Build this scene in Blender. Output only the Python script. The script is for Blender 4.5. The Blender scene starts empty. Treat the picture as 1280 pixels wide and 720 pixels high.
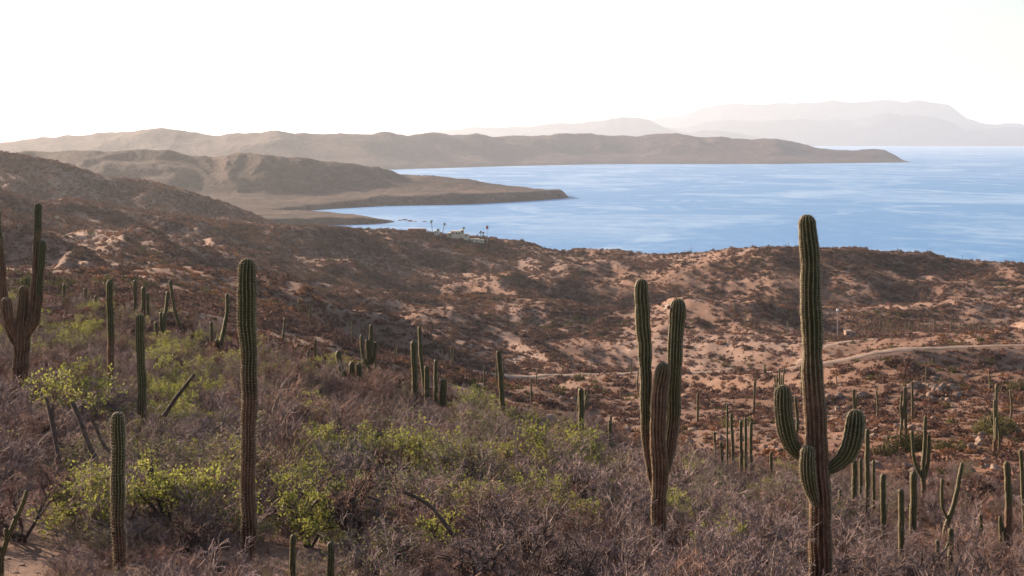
import bpy, math, random
import numpy as np
from mathutils import Vector, Matrix

SC = bpy.context.scene
COL = SC.collection
R = math.radians
rng = np.random.default_rng(7)
random.seed(7)

# ------------------------------------------------------------------ camera
F = 1758.0            # focal length in pixels of a 1280 wide picture
HY = 174.0            # row of the sea horizon
CZ = 100.0            # eye height above the sea, metres
cam = bpy.data.objects.new('camera', bpy.data.cameras.new('camera'))
COL.objects.link(cam)
cam.location = (0, 0, CZ)
cam.rotation_euler = (R(90), 0, 0)
cam.data.sensor_width = 36.0
cam.data.lens = 36.0 * F / 1280.0
cam.data.shift_y = -(360.0 - HY) / 1280.0
cam.data.clip_start = 0.2
cam.data.clip_end = 200000.0
SC.camera = cam

# ------------------------------------------------------------------ sky and sun
SUN_AZ, SUN_EL = -49.0, 17.0      # degrees from the view direction (+Y), left is negative
world = bpy.data.worlds.new('World'); SC.world = world
world.use_nodes = True
wn = world.node_tree
bg = wn.nodes['Background']
sky = wn.nodes.new('ShaderNodeTexSky')
sky.sky_type = 'NISHITA'
sky.sun_disc = False
sky.sun_elevation = R(SUN_EL)
sky.sun_rotation = R(SUN_AZ)
sky.air_density = 1.0
sky.dust_density = 1.2
sky.ozone_density = 1.0
wn.links.new(sky.outputs[0], bg.inputs[0])
bg.inputs[1].default_value = 0.078
sd = Vector((math.sin(R(SUN_AZ)) * math.cos(R(SUN_EL)), math.cos(R(SUN_AZ)) * math.cos(R(SUN_EL)), math.sin(R(SUN_EL))))
sun = bpy.data.objects.new('sun', bpy.data.lights.new('sun', 'SUN'))
COL.objects.link(sun)
sun.location = (0, 0, 300)
sun.rotation_euler = (-sd).to_track_quat('-Z', 'Y').to_euler()
sun.data.energy = 5.0
sun.data.angle = R(0.6)
sun.data.color = (1.0, 0.79, 0.60)
vs = SC.view_settings
vs.view_transform = 'Standard'; vs.look = 'None'; vs.gamma = 1.0; vs.use_curve_mapping = False
vs.exposure = 1.32
cy = SC.cycles
cy.max_bounces = 6; cy.diffuse_bounces = 2; cy.glossy_bounces = 2; cy.transmission_bounces = 3
cy.transparent_max_bounces = 6; cy.volume_bounces = 1
cy.use_adaptive_sampling = True; cy.adaptive_threshold = 0.02
cy.use_denoising = True

HAZE = 0.000044        # density of the sea haze per metre

# ------------------------------------------------------------------ helpers
def tag(o, label=None, cat=None, group=None, kind=None):
    if label: o['label'] = label
    if cat: o['category'] = cat
    if group: o['group'] = group
    if kind: o['kind'] = kind
    return o

def mesh_np(name, V, Fc, mat=None, smooth=True, attrs=None):
    """V (n,3); Fc (m,4) or (m,3) int array"""
    V = np.asarray(V, np.float32); Fc = np.asarray(Fc, np.int32)
    me = bpy.data.meshes.new(name)
    n, k = Fc.shape
    me.vertices.add(len(V)); me.vertices.foreach_set('co', V.ravel())
    me.loops.add(n * k); me.loops.foreach_set('vertex_index', Fc.ravel())
    me.polygons.add(n)
    me.polygons.foreach_set('loop_start', np.arange(0, n * k, k, dtype=np.int32))
    me.polygons.foreach_set('use_smooth', np.full(n, smooth, dtype=bool))
    if attrs:
        for an, av in attrs.items():
            a = me.attributes.new(an, 'FLOAT', 'POINT')
            a.data.foreach_set('value', np.asarray(av, np.float32))
    me.update(calc_edges=True); me.validate()
    if mat: me.materials.append(mat)
    return me

def obj(name, me, parent=None, loc=(0, 0, 0), rz=0.0, sc=1.0):
    o = bpy.data.objects.new(name, me)
    COL.objects.link(o)
    o.location = loc; o.rotation_euler = (0, 0, rz)
    o.scale = (sc, sc, sc) if np.isscalar(sc) else sc
    if parent is not None: o.parent = parent
    return o

# --- numpy gradient noise
_perm = np.random.default_rng(3).permutation(512)
_perm = np.concatenate([_perm, _perm, _perm])
_ang = np.random.default_rng(4).random(512) * 2 * np.pi
_gx, _gy = np.cos(_ang), np.sin(_ang)
def noise2(x, y):
    x = np.asarray(x, float); y = np.asarray(y, float)
    xi = np.floor(x).astype(int); yi = np.floor(y).astype(int)
    xf = x - xi; yf = y - yi
    xi &= 511; yi &= 511
    def g(ix, iy, dx, dy):
        h = _perm[_perm[ix & 511] + (iy & 511)]
        return _gx[h] * dx + _gy[h] * dy
    u = xf * xf * xf * (xf * (xf * 6 - 15) + 10); v = yf * yf * yf * (yf * (yf * 6 - 15) + 10)
    a = g(xi, yi, xf, yf); b = g(xi + 1, yi, xf - 1, yf)
    c = g(xi, yi + 1, xf, yf - 1); d = g(xi + 1, yi + 1, xf - 1, yf - 1)
    return (a + (b - a) * u + (c - a) * v + (a - b - c + d) * u * v) * 1.4
def fbm(x, y, oct=4, gain=0.5, lac=2.03):
    s = 0; a = 1.0; f = 1.0
    for i in range(oct):
        s = s + a * noise2(x * f + 17.3 * i, y * f - 9.1 * i); a *= gain; f *= lac
    return s
def ridged(x, y, oct=4, gain=0.5, lac=2.0):
    s = 0; a = 1.0; f = 1.0
    for i in range(oct):
        s = s + a * (1 - 2 * np.abs(noise2(x * f + 31.7 * i, y * f + 5.3 * i))); a *= gain; f *= lac
    return s

# --- shader node helpers
class NT:
    def __init__(s, name):
        s.m = bpy.data.materials.new(name); s.m.use_nodes = True
        s.t = s.m.node_tree; s.b = s.t.nodes['Principled BSDF']; s.out = s.t.nodes['Material Output']
        s.b.inputs['Specular IOR Level'].default_value = 0.15
        s.b.inputs['Roughness'].default_value = 0.9
    def n(s, typ, **kw):
        nd = s.t.nodes.new(typ)
        for k, v in kw.items(): setattr(nd, k, v)
        return nd
    def l(s, a, b): s.t.links.new(a, b)
    def coord(s, scale=(1, 1, 1), kind='Object'):
        tc = s.n('ShaderNodeTexCoord'); mp = s.n('ShaderNodeMapping'); mp.inputs['Scale'].default_value = scale
        s.l(tc.outputs[kind], mp.inputs[0]); return mp.outputs[0]
    def noise(s, vec, scale, detail=4, rough=0.55, dist=0.0):
        nd = s.n('ShaderNodeTexNoise'); nd.inputs['Scale'].default_value = scale
        nd.inputs['Detail'].default_value = detail; nd.inputs['Roughness'].default_value = rough
        nd.inputs['Distortion'].default_value = dist
        if vec is not None: s.l(vec, nd.inputs['Vector'])
        return nd.outputs[0]
    def ramp(s, fac, stops):
        nd = s.n('ShaderNodeValToRGB'); el = nd.color_ramp.elements
        while len(el) < len(stops): el.new(0.5)
        for e, (p, c) in zip(el, stops):
            e.position = p; e.color = (*c, 1) if len(c) == 3 else c
        s.l(fac, nd.inputs[0]); return nd.outputs[0]
    def mix(s, fac, a, b, mode='MIX'):
        nd = s.n('ShaderNodeMix', data_type='RGBA', blend_type=mode)
        for sk, v in ((nd.inputs[0], fac), (nd.inputs[6], a), (nd.inputs[7], b)):
            if hasattr(v, 'node'): s.l(v, sk)
            else: sk.default_value = v if not isinstance(v, tuple) else ((*v, 1) if len(v) == 3 else v)
        return nd.outputs[2]
    def math(s, op, a, b=0.0, clamp=False):
        nd = s.n('ShaderNodeMath', operation=op, use_clamp=clamp)
        for sk, v in ((nd.inputs[0], a), (nd.inputs[1], b)):
            if hasattr(v, 'node'): s.l(v, sk)
            else: sk.default_value = v
        return nd.outputs[0]
    def attr(s, name):
        nd = s.n('ShaderNodeAttribute', attribute_name=name); return nd.outputs['Fac']
    def rand(s):
        return s.n('ShaderNodeObjectInfo').outputs['Random']
    def bump(s, h, strength=0.5, dist=0.1):
        nd = s.n('ShaderNodeBump'); nd.inputs['Strength'].default_value = strength; nd.inputs['Distance'].default_value = dist
        s.l(h, nd.inputs['Height']); s.l(nd.outputs[0], s.b.inputs['Normal']); return nd
    def col(s, c):
        if hasattr(c, 'node'): s.l(c, s.b.inputs['Base Color'])
        else: s.b.inputs['Base Color'].default_value = (*c, 1)

# ------------------------------------------------------------------ materials
def mat_soil():
    t = NT('soil'); v = t.coord()
    big = t.noise(v, 0.012, 5, 0.6, 0.4); mid = t.noise(v, 0.12, 6, 0.65); fine = t.noise(v, 3.0, 6, 0.7)
    c1 = t.ramp(big, [(0.35, (0.165, 0.080, 0.048)), (0.5, (0.225, 0.130, 0.092)), (0.66, (0.33, 0.222, 0.172))])
    c2 = t.ramp(mid, [(0.32, (0.095, 0.048, 0.031)), (0.52, (0.20, 0.114, 0.076)), (0.72, (0.34, 0.218, 0.158))])
    c = t.mix(0.55, c1, c2)
    c = t.mix(0.5, c, t.ramp(fine, [(0.3, (0.35, 0.3, 0.27)), (0.6, (1, 1, 1))]), 'MULTIPLY')
    oc = t.attr('ochre')
    c = t.mix(t.math('MULTIPLY', oc, 0.75), c, t.mix(1.0, c, (1.25, 0.92, 0.62), 'MULTIPLY'))
    c = t.mix(t.math('MULTIPLY', t.attr('pale'), 0.8), c, t.mix(1.0, c, (1.38, 1.45, 1.52), 'MULTIPLY'))  # lightens eroded crests, plus sunlight painted onto slopes that face the sun
    t.col(c)
    h = t.math('ADD', t.math('MULTIPLY', mid, 0.7), t.math('MULTIPLY', fine, 0.10))
    t.bump(h, 0.7, 0.5)
    return t.m
def mat_hill(name, stops, sc, bd):
    t = NT(name); v = t.coord()
    a = t.noise(v, sc, 6, 0.65, 0.3); b = t.noise(v, sc * 14, 4, 0.7)
    c = t.ramp(a, stops)
    c = t.mix(0.7, c, t.ramp(b, [(0.38, (0.45, 0.42, 0.4)), (0.58, (1, 1, 1))]), 'MULTIPLY')
    t.col(c); t.bump(t.math('ADD', a, t.math('MULTIPLY', b, 0.2)), 0.7, bd)
    return t.m
def mat_sea():
    t = NT('sea_water')
    v1 = t.coord((0.0020, 0.0013, 1)); v2 = t.coord((0.0050, 0.0040, 1)); v3 = t.coord((1, 1, 1))
    s1 = t.noise(v1, 1.0, 6, 0.6, 1.6); s2 = t.noise(v2, 1.0, 5, 0.62, 1.4)
    slick = t.math('MULTIPLY', t.ramp(s1, [(0.49, (0, 0, 0)), (0.64, (1, 1, 1))]), 1.0)
    slick2 = t.ramp(s2, [(0.52, (0, 0, 0)), (0.64, (1, 1, 1))])
    sl = t.math('MAXIMUM', t.math('MULTIPLY', slick, 0.7), t.math('MULTIPLY', slick2, 0.65))
    rip = t.noise(t.coord((0.030, 0.016, 1)), 1.0, 3, 0.6)
    sl = t.math('ADD', sl, t.math('MULTIPLY', t.math('SUBTRACT', rip, 0.5), 0.9), True)
    t.col(t.mix(sl, (0.125, 0.29, 0.53), (0.34, 0.49, 0.67)))  # pale sky sheen of slicks and ripples painted into the base colour
    t.l(t.math('SUBTRACT', 0.62, t.math('MULTIPLY', sl, 0.22)), t.b.inputs['Roughness'])
    t.b.inputs['IOR'].default_value = 1.33; t.b.inputs['Specular IOR Level'].default_value = 0.5
    w = t.noise(v3, 0.09, 4, 0.65); w2 = t.noise(v3, 0.018, 3, 0.6)
    bm = t.bump(t.math('ADD', w, w2), 0.35, 2.0)
    t.l(t.math('SUBTRACT', 0.5, t.math('MULTIPLY', sl, 0.38)), bm.inputs['Strength'])
    return t.m
def mat_cactus():
    t = NT('cactus_skin'); v = t.coord()
    rib = t.attr('rib'); age = t.attr('age')
    nz = t.noise(v, 2.2, 5, 0.65); nf = t.noise(v, 26, 3, 0.6)
    g = t.ramp(nz, [(0.3, (0.034, 0.032, 0.010)), (0.7, (0.080, 0.070, 0.020))])
    br = t.ramp(nz, [(0.3, (0.085, 0.033, 0.021)), (0.7, (0.235, 0.105, 0.064))])
    a2 = t.math('ADD', age, t.math('MULTIPLY', t.math('SUBTRACT', nz, 0.5), 0.9))
    body = t.mix(t.ramp(a2, [(0.38, (0, 0, 0)), (0.72, (1, 1, 1))]), g, br)
    spine = t.ramp(nf, [(0.35, (0.14, 0.10, 0.06)), (0.6, (0.42, 0.33, 0.21))])
    edge = t.ramp(rib, [(0.62, (0, 0, 0)), (0.97, (0.85, 0.85, 0.85))])
    c = t.mix(edge, body, spine)
    t.col(c); t.b.inputs['Roughness'].default_value = 0.6; t.b.inputs['Specular IOR Level'].default_value = 0.25
    vz = t.coord((9, 9, 2.2)); ck = t.noise(vz, 1.0, 6, 0.7, 1.2)
    scar = t.ramp(ck, [(0.40, (0.35, 0.32, 0.30)), (0.52, (1, 1, 1))])
    c = t.mix(t.math('MULTIPLY', age, 0.8, True), c, t.mix(1.0, c, scar, 'MULTIPLY')); t.col(c)
    t.bump(t.math('ADD', nf, t.math('MULTIPLY', ck, t.math('ADD', 0.4, t.math('MULTIPLY', age, 2.0)))), 0.7, 0.03)
    return t.m
def mat_plain(name, c1, c2, scale=5.0, rough=0.85, trans=0.0, rnd=0.35, spec=0.15):
    t = NT(name); v = t.coord()
    nz = t.noise(v, scale, 4, 0.6)
    c = t.ramp(nz, [(0.3, c1), (0.7, c2)])
    rr = t.rand()
    f = t.math('ADD', t.math('MULTIPLY', rr, rnd), 1 - rnd * 0.5)
    vm = t.n('ShaderNodeVectorMath', operation='SCALE'); t.l(c, vm.inputs[0]); t.l(f, vm.inputs['Scale'])
    t.col(vm.outputs[0]); t.b.inputs['Roughness'].default_value = rough
    t.b.inputs['Specular IOR Level'].default_value = spec
    if trans > 0:
        tr = t.n('ShaderNodeBsdfTranslucent'); mx = t.n('ShaderNodeMixShader'); mx.inputs[0].default_value = trans
        t.l(vm.outputs[0], tr.inputs[0]); t.l(t.b.outputs[0], mx.inputs[1]); t.l(tr.outputs[0], mx.inputs[2])
        t.l(mx.outputs[0], t.out.inputs['Surface'])
    return t.m

M = {}
M['soil'] = mat_soil()
M['sea'] = mat_sea()
M['cactus'] = mat_cactus()
M['spine'] = mat_plain('cactus_spines', (0.34, 0.27, 0.18), (0.62, 0.51, 0.36), 8, 0.6, 0.25, 0.1)
M['twig'] = mat_plain('dry_twigs', (0.062, 0.041, 0.038), (0.43, 0.312, 0.285), 3, 0.85, 0.0, 0.9)
M['twig_red'] = mat_plain('reddish_twigs', (0.07, 0.037, 0.03), (0.41, 0.248, 0.19), 3, 0.85, 0.0, 0.9)
M['stem'] = mat_plain('woody_stems', (0.08, 0.055, 0.045), (0.40, 0.295, 0.25), 6, 0.85, 0.0, 0.4)
M['bark'] = mat_plain('dark_bark', (0.055, 0.04, 0.034), (0.15, 0.105, 0.085), 9, 0.85, 0.0, 0.3)
M['leaf'] = mat_plain('green_leaves', (0.17, 0.18, 0.038), (0.37, 0.365, 0.088), 4, 0.6, 0.45, 0.45)
M['leaf_dull'] = mat_plain('olive_leaves', (0.11, 0.115, 0.055), (0.19, 0.18, 0.085), 4, 0.7, 0.4, 0.5)
M['scrub_brown'] = mat_plain('brown_scrub', (0.085, 0.047, 0.037), (0.235, 0.135, 0.104), 2.2, 0.95, 0.15, 0.8)
M['scrub_rust'] = mat_plain('rusty_scrub', (0.14, 0.064, 0.038), (0.28, 0.142, 0.08), 2.2, 0.95, 0.25, 0.6)
M['scrub_green'] = mat_plain('green_scrub', (0.075, 0.070, 0.026), (0.15, 0.13, 0.05), 2.2, 0.95, 0.2, 0.6)
M['grass'] = mat_plain('dry_grass', (0.24, 0.165, 0.10), (0.42, 0.30, 0.19), 4, 0.9, 0.4, 0.5)
M['rock'] = mat_plain('pale_rock', (0.15, 0.095, 0.07), (0.31, 0.215, 0.165), 1.8, 0.9, 0.0, 0.3)
M['road'] = mat_plain('road_dirt', (0.24, 0.158, 0.115), (0.38, 0.27, 0.205), 0.4, 0.95, 0.0, 0.0)
M['plaster'] = mat_plain('cream_plaster', (0.62, 0.52, 0.40), (0.74, 0.64, 0.50), 0.5, 0.9, 0.0, 0.1)
M['white'] = mat_plain('white_paint', (0.70, 0.68, 0.64), (0.80, 0.78, 0.74), 0.5, 0.8, 0.0, 0.1)
M['tile'] = mat_plain('clay_tile', (0.28, 0.13, 0.08), (0.38, 0.19, 0.12), 3, 0.85, 0.0, 0.1)
M['glass'] = mat_plain('dark_window', (0.03, 0.035, 0.04), (0.05, 0.055, 0.06), 1, 0.15, 0.0, 0.0, 0.5)
M['metal'] = mat_plain('grey_metal', (0.20, 0.20, 0.20), (0.32, 0.31, 0.30), 2, 0.5, 0.0, 0.0, 0.4)
M['redpaint'] = mat_plain('red_paint', (0.35, 0.06, 0.05), (0.45, 0.10, 0.08), 2, 0.6, 0.0, 0.0)
M['flower'] = mat_plain('pale_flower', (0.75, 0.60, 0.50), (0.85, 0.75, 0.66), 20, 0.7, 0.4, 0.0)
M['fruit'] = mat_plain('red_fruit', (0.20, 0.05, 0.03), (0.32, 0.10, 0.06), 20, 0.7, 0.0, 0.0)
M['palm'] = mat_plain('palm_fronds', (0.06, 0.085, 0.03), (0.11, 0.14, 0.05), 2, 0.7, 0.3, 0.2)
M['hill_near'] = mat_hill('headland_soil', [(0.32, (0.042, 0.023, 0.016)), (0.5, (0.078, 0.043, 0.030)), (0.68, (0.15, 0.086, 0.062))], 0.014, 30)
M['hill_far'] = mat_hill('peninsula_soil', [(0.32, (0.062, 0.033, 0.024)), (0.55, (0.10, 0.056, 0.041)), (0.7, (0.15, 0.09, 0.067))], 0.004, 40)
M['mount'] = mat_hill('mountain_rock', [(0.3, (0.055, 0.050, 0.050)), (0.7, (0.085, 0.078, 0.076))], 0.0006, 30)

# ------------------------------------------------------------------ terrain
def P(px, py, D):
    """world point seen at picture position (1280x720) px, py at depth D"""
    return np.array([(px - 640.0) / F * D, D, CZ - (py - HY) / F * D])

# columns of control features: (depth, picture row); rows < 0 give metres below the eye instead
TC = [-420, -150, 0, 160, 320, 480, 640, 800, 960, 1120, 1280, 1450, 1750]
TF = [
 [(2.0, -1.7)] * 13,
 [(8, -3.0), (8, -3.0), (8, -3.0), (8, -3.1), (8, -3.2), (8, -3.3), (8, -3.3), (8, -3.4), (8, -3.5), (8, -3.6), (8, -3.7), (8, -3.8), (8, -4)],
 [(21, 690), (21, 705), (21, 715), (22, 720), (23, 720), (24, 720), (24, 720), (25, 722), (25, 732), (25, 750), (25, 762), (25, 775), (25, 790)],
 [(33, 545), (33, 560), (33, 570), (36, 562), (38, 572), (40, 590), (40, 602), (42, 625), (42, 652), (42, 680), (42, 700), (42, 715), (42, 730)],
 [(90, 385), (90, 392), (90, 398), (82, 405), (72, 442), (66, 487), (63, 527), (60, 572), (60, 607), (60, 630), (60, 655), (60, 670), (60, 690)],
 [(130, 395), (130, 402), (130, 410), (130, 425), (128, 470), (125, 522), (120, 560), (105, 582), (100, 590), (95, 587), (95, 595), (95, 605), (95, 615)],
 [(200, 375), (200, 385), (200, 392), (200, 405), (210, 425), (200, 468), (200, 507), (190, 520), (190, 512), (200, 500), (190, 510), (190, 515), (190, 520)],
 [(250, 372), (250, 380), (250, 386), (265, 396), (272, 415), (275, 478), (294, 500), (314, 500), (334, 495), (345, 490), (345, 486), (345, 486), (345, 486)],
 [(270, 355), (270, 365), (270, 372), (280, 385), (290, 400), (292, 458), (312, 470), (332, 464), (352, 462), (362, 432), (362, 431), (362, 431), (362, 431)],
 [(300, 355), (300, 365), (300, 372), (310, 386), (320, 401), (330, 460), (345, 475), (365, 468), (385, 463), (400, 434), (405, 432), (410, 432), (410, 432)],
 [(350, 330), (350, 340), (350, 350), (390, 366), (395, 392), (500, 420), (545, 425), (470, 440), (440, 438), (450, 424), (455, 423), (455, 423), (455, 423)],
 [(480, 270), (480, 285), (480, 300), (520, 324), (430, 364), (560, 364), (600, 371), (560, 402), (520, 415), (520, 414), (520, 414), (520, 414), (520, 414)],
 [(510, 268), (510, 285), (510, 299), (550, 322), (480, 378), (630, 384), (670, 388), (630, 406), (580, 406), (580, 403), (580, 404), (580, 404), (580, 404)],
 [(600, 225), (600, 245), (600, 262), (690, 290), (740, 335), (810, 352), (840, 354), (800, 362), (690, 380), (700, 385), (680, 388), (680, 388), (680, 388)],
 [(680, 200), (680, 222), (680, 240), (800, 262), (850, 283), (930, 288), (950, 297), (900, 311), (800, 310), (800, 316), (780, 328), (780, 330), (780, 335)],
 [(960, 235), (960, 252), (960, 268), (990, 284), (1020, 292), (1000, 300), (1020, 318), (970, 338), (870, 342), (870, 352), (850, 362), (860, 365), (860, 365)],
 [(1100, 165), (1100, 180), (1100, 193), (1110, 227), (1130, 276), (1110, 332), (1110, 345), (1060, 355), (1000, 360), (1000, 365), (990, 370), (990, 370), (990, 370)],
 [(1600, -104)] * 13,
]
SKY_X = [-420, -150, 0, 160, 320, 400, 480, 560, 620, 700, 760, 820, 850, 900, 960, 1060, 1100, 1160, 1190, 1230, 1280, 1450, 1750]
SKY_Y = [200, 218, 231, 263, 283, 284, 288, 294, 298, 307, 309, 314, 313, 307, 310, 311, 316, 317, 325, 327, 328, 330, 335]
def smooth1(a, k, axis):
    w = np.hanning(2 * k + 3)[1:-1]; w /= w.sum()
    pad = [(0, 0)] * a.ndim; pad[axis] = (k, k)
    b = np.pad(a, pad, mode='edge')
    return np.apply_along_axis(lambda r: np.convolve(r, w, 'valid'), axis, b)
def feature_table(cols, feats, us, lds, sky=None, su=5, sl=7, metres=False):
    px = us * F + 640
    K = len(feats)
    Dk = np.zeros((K, len(us))); Zk = np.zeros((K, len(us)))
    for k in range(K):
        ds = np.array([d for d, _ in feats[k]], float)
        Dk[k] = np.interp(px, cols, ds)
        if metres or feats[k][0][1] < 0:
            zs = np.array([z for _, z in feats[k]], float); Zk[k] = np.interp(px, cols, zs)
        else:
            ys = np.array([y for _, y in feats[k]], float)
            yy = np.interp(px, cols, ys)
            if sky is not None and k in sky: yy = np.interp(px, *sky[k])
            Zk[k] = -(yy - HY) / F * Dk[k]
    Tt = np.zeros((len(us), len(lds)))
    for i in range(len(us)):
        Tt[i] = np.interp(lds, np.log(Dk[:, i]), Zk[:, i])
    Tt = smooth1(Tt, su, 0); Tt = smooth1(Tt, sl, 1)
    return Tt + CZ

NU = 540
US = np.linspace(-0.54, 0.54, NU)
DS = np.concatenate([np.exp(np.linspace(np.log(2.0), np.log(60), 200))[:-1],
                     60 + (1540) * (np.linspace(0, 1, 560) ** 1.55)])
ND = len(DS)
LTAB = np.linspace(np.log(2.0), np.log(1600), 900)
HILL_X = [-420, -150, 0, 65, 130, 190, 225, 280, 330, 365, 480, 640, 800, 960, 1120, 1280, 1750]
HILL_Y = [165, 178, 190, 201, 221, 227, 236, 254, 274, 292, 332, 345, 355, 360, 365, 370, 370]
TT = feature_table(TC, TF, US, LTAB, {14: (SKY_X, SKY_Y), 16: (HILL_X, HILL_Y)}, 8, 3)
Z = np.zeros((NU, ND))
for i in range(NU): Z[i] = np.interp(np.log(DS), LTAB, TT[i])
XX = US[:, None] * DS[None, :]; YY = np.repeat(DS[None, :], NU, 0)
# relief: spurs, gullies and knolls, growing with the size of the land form
wx = XX + 26 * noise2(XX / 90, YY / 90 + 7); wy = YY + 26 * noise2(XX / 90 + 40, YY / 90)
spur = ridged(wx / 150 + 0.45 * wy / 150, wy / 260 - 0.25 * wx / 260, 2, 0.45) - 0.4
gul = ridged(wx / 46 + 0.5 * wy / 46, wy / 110 - 0.3 * wx / 110, 3, 0.42) - 0.5
far = np.clip((YY - 45) / 260, 0, 1)
flat = np.exp(-((YY - 500) / 60) ** 2) * np.clip((XX / YY - 0.17) / 0.06, 0, 1)      # the level pan on the right
flat = np.maximum(flat, np.exp(-((YY - 372) / 26) ** 2) * 0.8 * np.clip((XX / YY + 0.1) / 0.08, 0, 1))   # the road ridge
flat = np.maximum(flat, np.exp(-((YY - 900) / 110) ** 2) * 0.5)                       # keep the skyline
flat = np.maximum(flat, np.clip((YY - 1000) / 150, 0, 1) * np.clip((XX / YY + 0.15) / 0.08, 0, 1))
PXX = XX / YY * F + 640
D10 = np.interp(PXX, TC, [f_[0] for f_ in TF[11]])
bench = np.exp(-((YY - D10) / 34) ** 2) * np.clip((PXX - 200) / 80, 0, 1) * np.clip((860 - PXX) / 80, 0, 1)       # the long bench
flat = np.maximum(flat, bench * 0.75)
flat = np.maximum(flat, np.clip((YY - 1000) / 60, 0, 1) * 0.6)
keep = 1 - 0.9 * np.clip(flat, 0, 1)
DRD = np.interp(PXX, [430, 500, 560, 640, 700, 760, 800, 860, 920, 980, 1040, 1090, 1140, 1200, 1290, 1420], [292, 293, 300, 312, 322, 328, 333, 341, 350, 356, 358, 361, 363, 365, 366, 367])
on_r = np.exp(-((YY - DRD + 8) / 26) ** 4) * np.clip((PXX - 380) / 60, 0, 1)
keep = keep * (1 - 0.88 * on_r)
road_s = np.exp(-((YY - 366) / 9) ** 2) * np.clip((PXX - 1000) / 60, 0, 1)
Z += (spur * (6.0 + 4.5 * np.clip((YY - 180) / 120, 0, 1) * np.clip((1000 - YY) / 150, 0, 1)) + gul * (2.9 + np.clip((YY - 450) / 400, 0, 1) * 0.9)) * far * keep
rill = ridged(wx / 13 + 0.5 * wy / 13 + 0.4 * noise2(XX / 25, YY / 25), wy / 44 - 0.3 * wx / 44, 2, 0.5) - 0.35
Z += rill * (0.85 * keep + 0.9 * np.exp(-((YY - 346) / 12) ** 2) * (1 - road_s)) * np.clip((YY - 120) / 160, 0, 1) * (1 - road_s)
Z += fbm(XX / 9, YY / 9, 3) * np.clip(0.14 + YY / 1500, 0, 0.40) * (1 - 0.6 * np.clip(flat, 0, 1))
Z += fbm(XX / 1.7, YY / 1.7, 3) * 0.05
# the skylines against the bay and the far hills stay as low as they are
row_a = np.interp(PXX, SKY_X, SKY_Y); row_b = np.interp(PXX, HILL_X, HILL_Y)
D13 = np.interp(PXX, TC, [f_[0] for f_ in TF[14]]); D16 = np.interp(PXX, TC, [f_[0] for f_ in TF[16]])
lim = np.where(YY < D16 - 110, row_a, np.minimum(row_a, row_b)) + 1.2 * noise2(XX / 16, YY / 16) + 0.8 * noise2(XX / 5, YY / 5)
zl = CZ - (lim - HY) / F * YY
on = YY > D13 - 220
over = Z - zl
Z = np.where(on & (over > -1.5), zl - 1.5 + 1.5 * np.tanh((over + 1.5) / 1.5), Z)
gully_g = gul
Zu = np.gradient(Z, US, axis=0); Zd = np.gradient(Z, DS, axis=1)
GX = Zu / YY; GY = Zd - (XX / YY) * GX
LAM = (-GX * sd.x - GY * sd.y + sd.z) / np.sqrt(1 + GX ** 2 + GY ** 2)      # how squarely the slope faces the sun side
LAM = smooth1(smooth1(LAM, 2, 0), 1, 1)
pale = np.clip(0.5 + 0.55 * gul + 1.6 * (LAM - sd.z), 0, 1) * np.clip((YY - 150) / 220, 0, 1)  # eroded crests are paler; sun-facing slopes also get painted-in light
V = np.stack([XX, YY, Z], -1).reshape(-1, 3)
ii, jj = np.meshgrid(np.arange(NU - 1), np.arange(ND - 1), indexing='ij')
a = ii * ND + jj
Fq = np.stack([a, a + ND, a + ND + 1, a + 1], -1).reshape(-1, 4)
ochre = np.exp(-((XX / YY - 0.34) / 0.16) ** 2 - ((YY - 85) / 55) ** 2) + 0.35 * np.clip(fbm(XX / 70 + 3, YY / 70, 3), 0, 1)
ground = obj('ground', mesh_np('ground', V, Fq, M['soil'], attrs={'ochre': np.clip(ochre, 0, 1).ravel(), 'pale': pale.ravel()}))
tag(ground, 'dry pinkish desert hillside falling in gullied ridges to the bay', 'ground', kind='structure')

def gz(x, y, arr=None):
    """height of the ground mesh under world points"""
    arr = Z if arr is None else arr
    x = np.asarray(x, float); y = np.clip(np.asarray(y, float), DS[0], DS[-1] - 1e-3)
    u = np.clip(x / y, US[0], US[-1] - 1e-6)
    fu = (u - US[0]) / (US[1] - US[0]); i = np.clip(np.floor(fu).astype(int), 0, NU - 2); tu = fu - i
    j = np.clip(np.searchsorted(DS, y, 'right') - 1, 0, ND - 2); tv = (y - DS[j]) / (DS[j + 1] - DS[j])
    return (arr[i, j] * (1 - tu) * (1 - tv) + arr[i + 1, j] * tu * (1 - tv) + arr[i, j + 1] * (1 - tu) * tv + arr[i + 1, j + 1] * tu * tv)

# ------------------------------------------------------------------ sea
S = 90000.0
sea = obj('sea', mesh_np('sea', [(-S, 900, 0), (S, 900, 0), (S, S, 0), (-S, S, 0)], [(0, 1, 2, 3)], M['sea']))
tag(sea, 'calm blue bay water with pale streaks of smooth surface', 'water', kind='structure')

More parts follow.
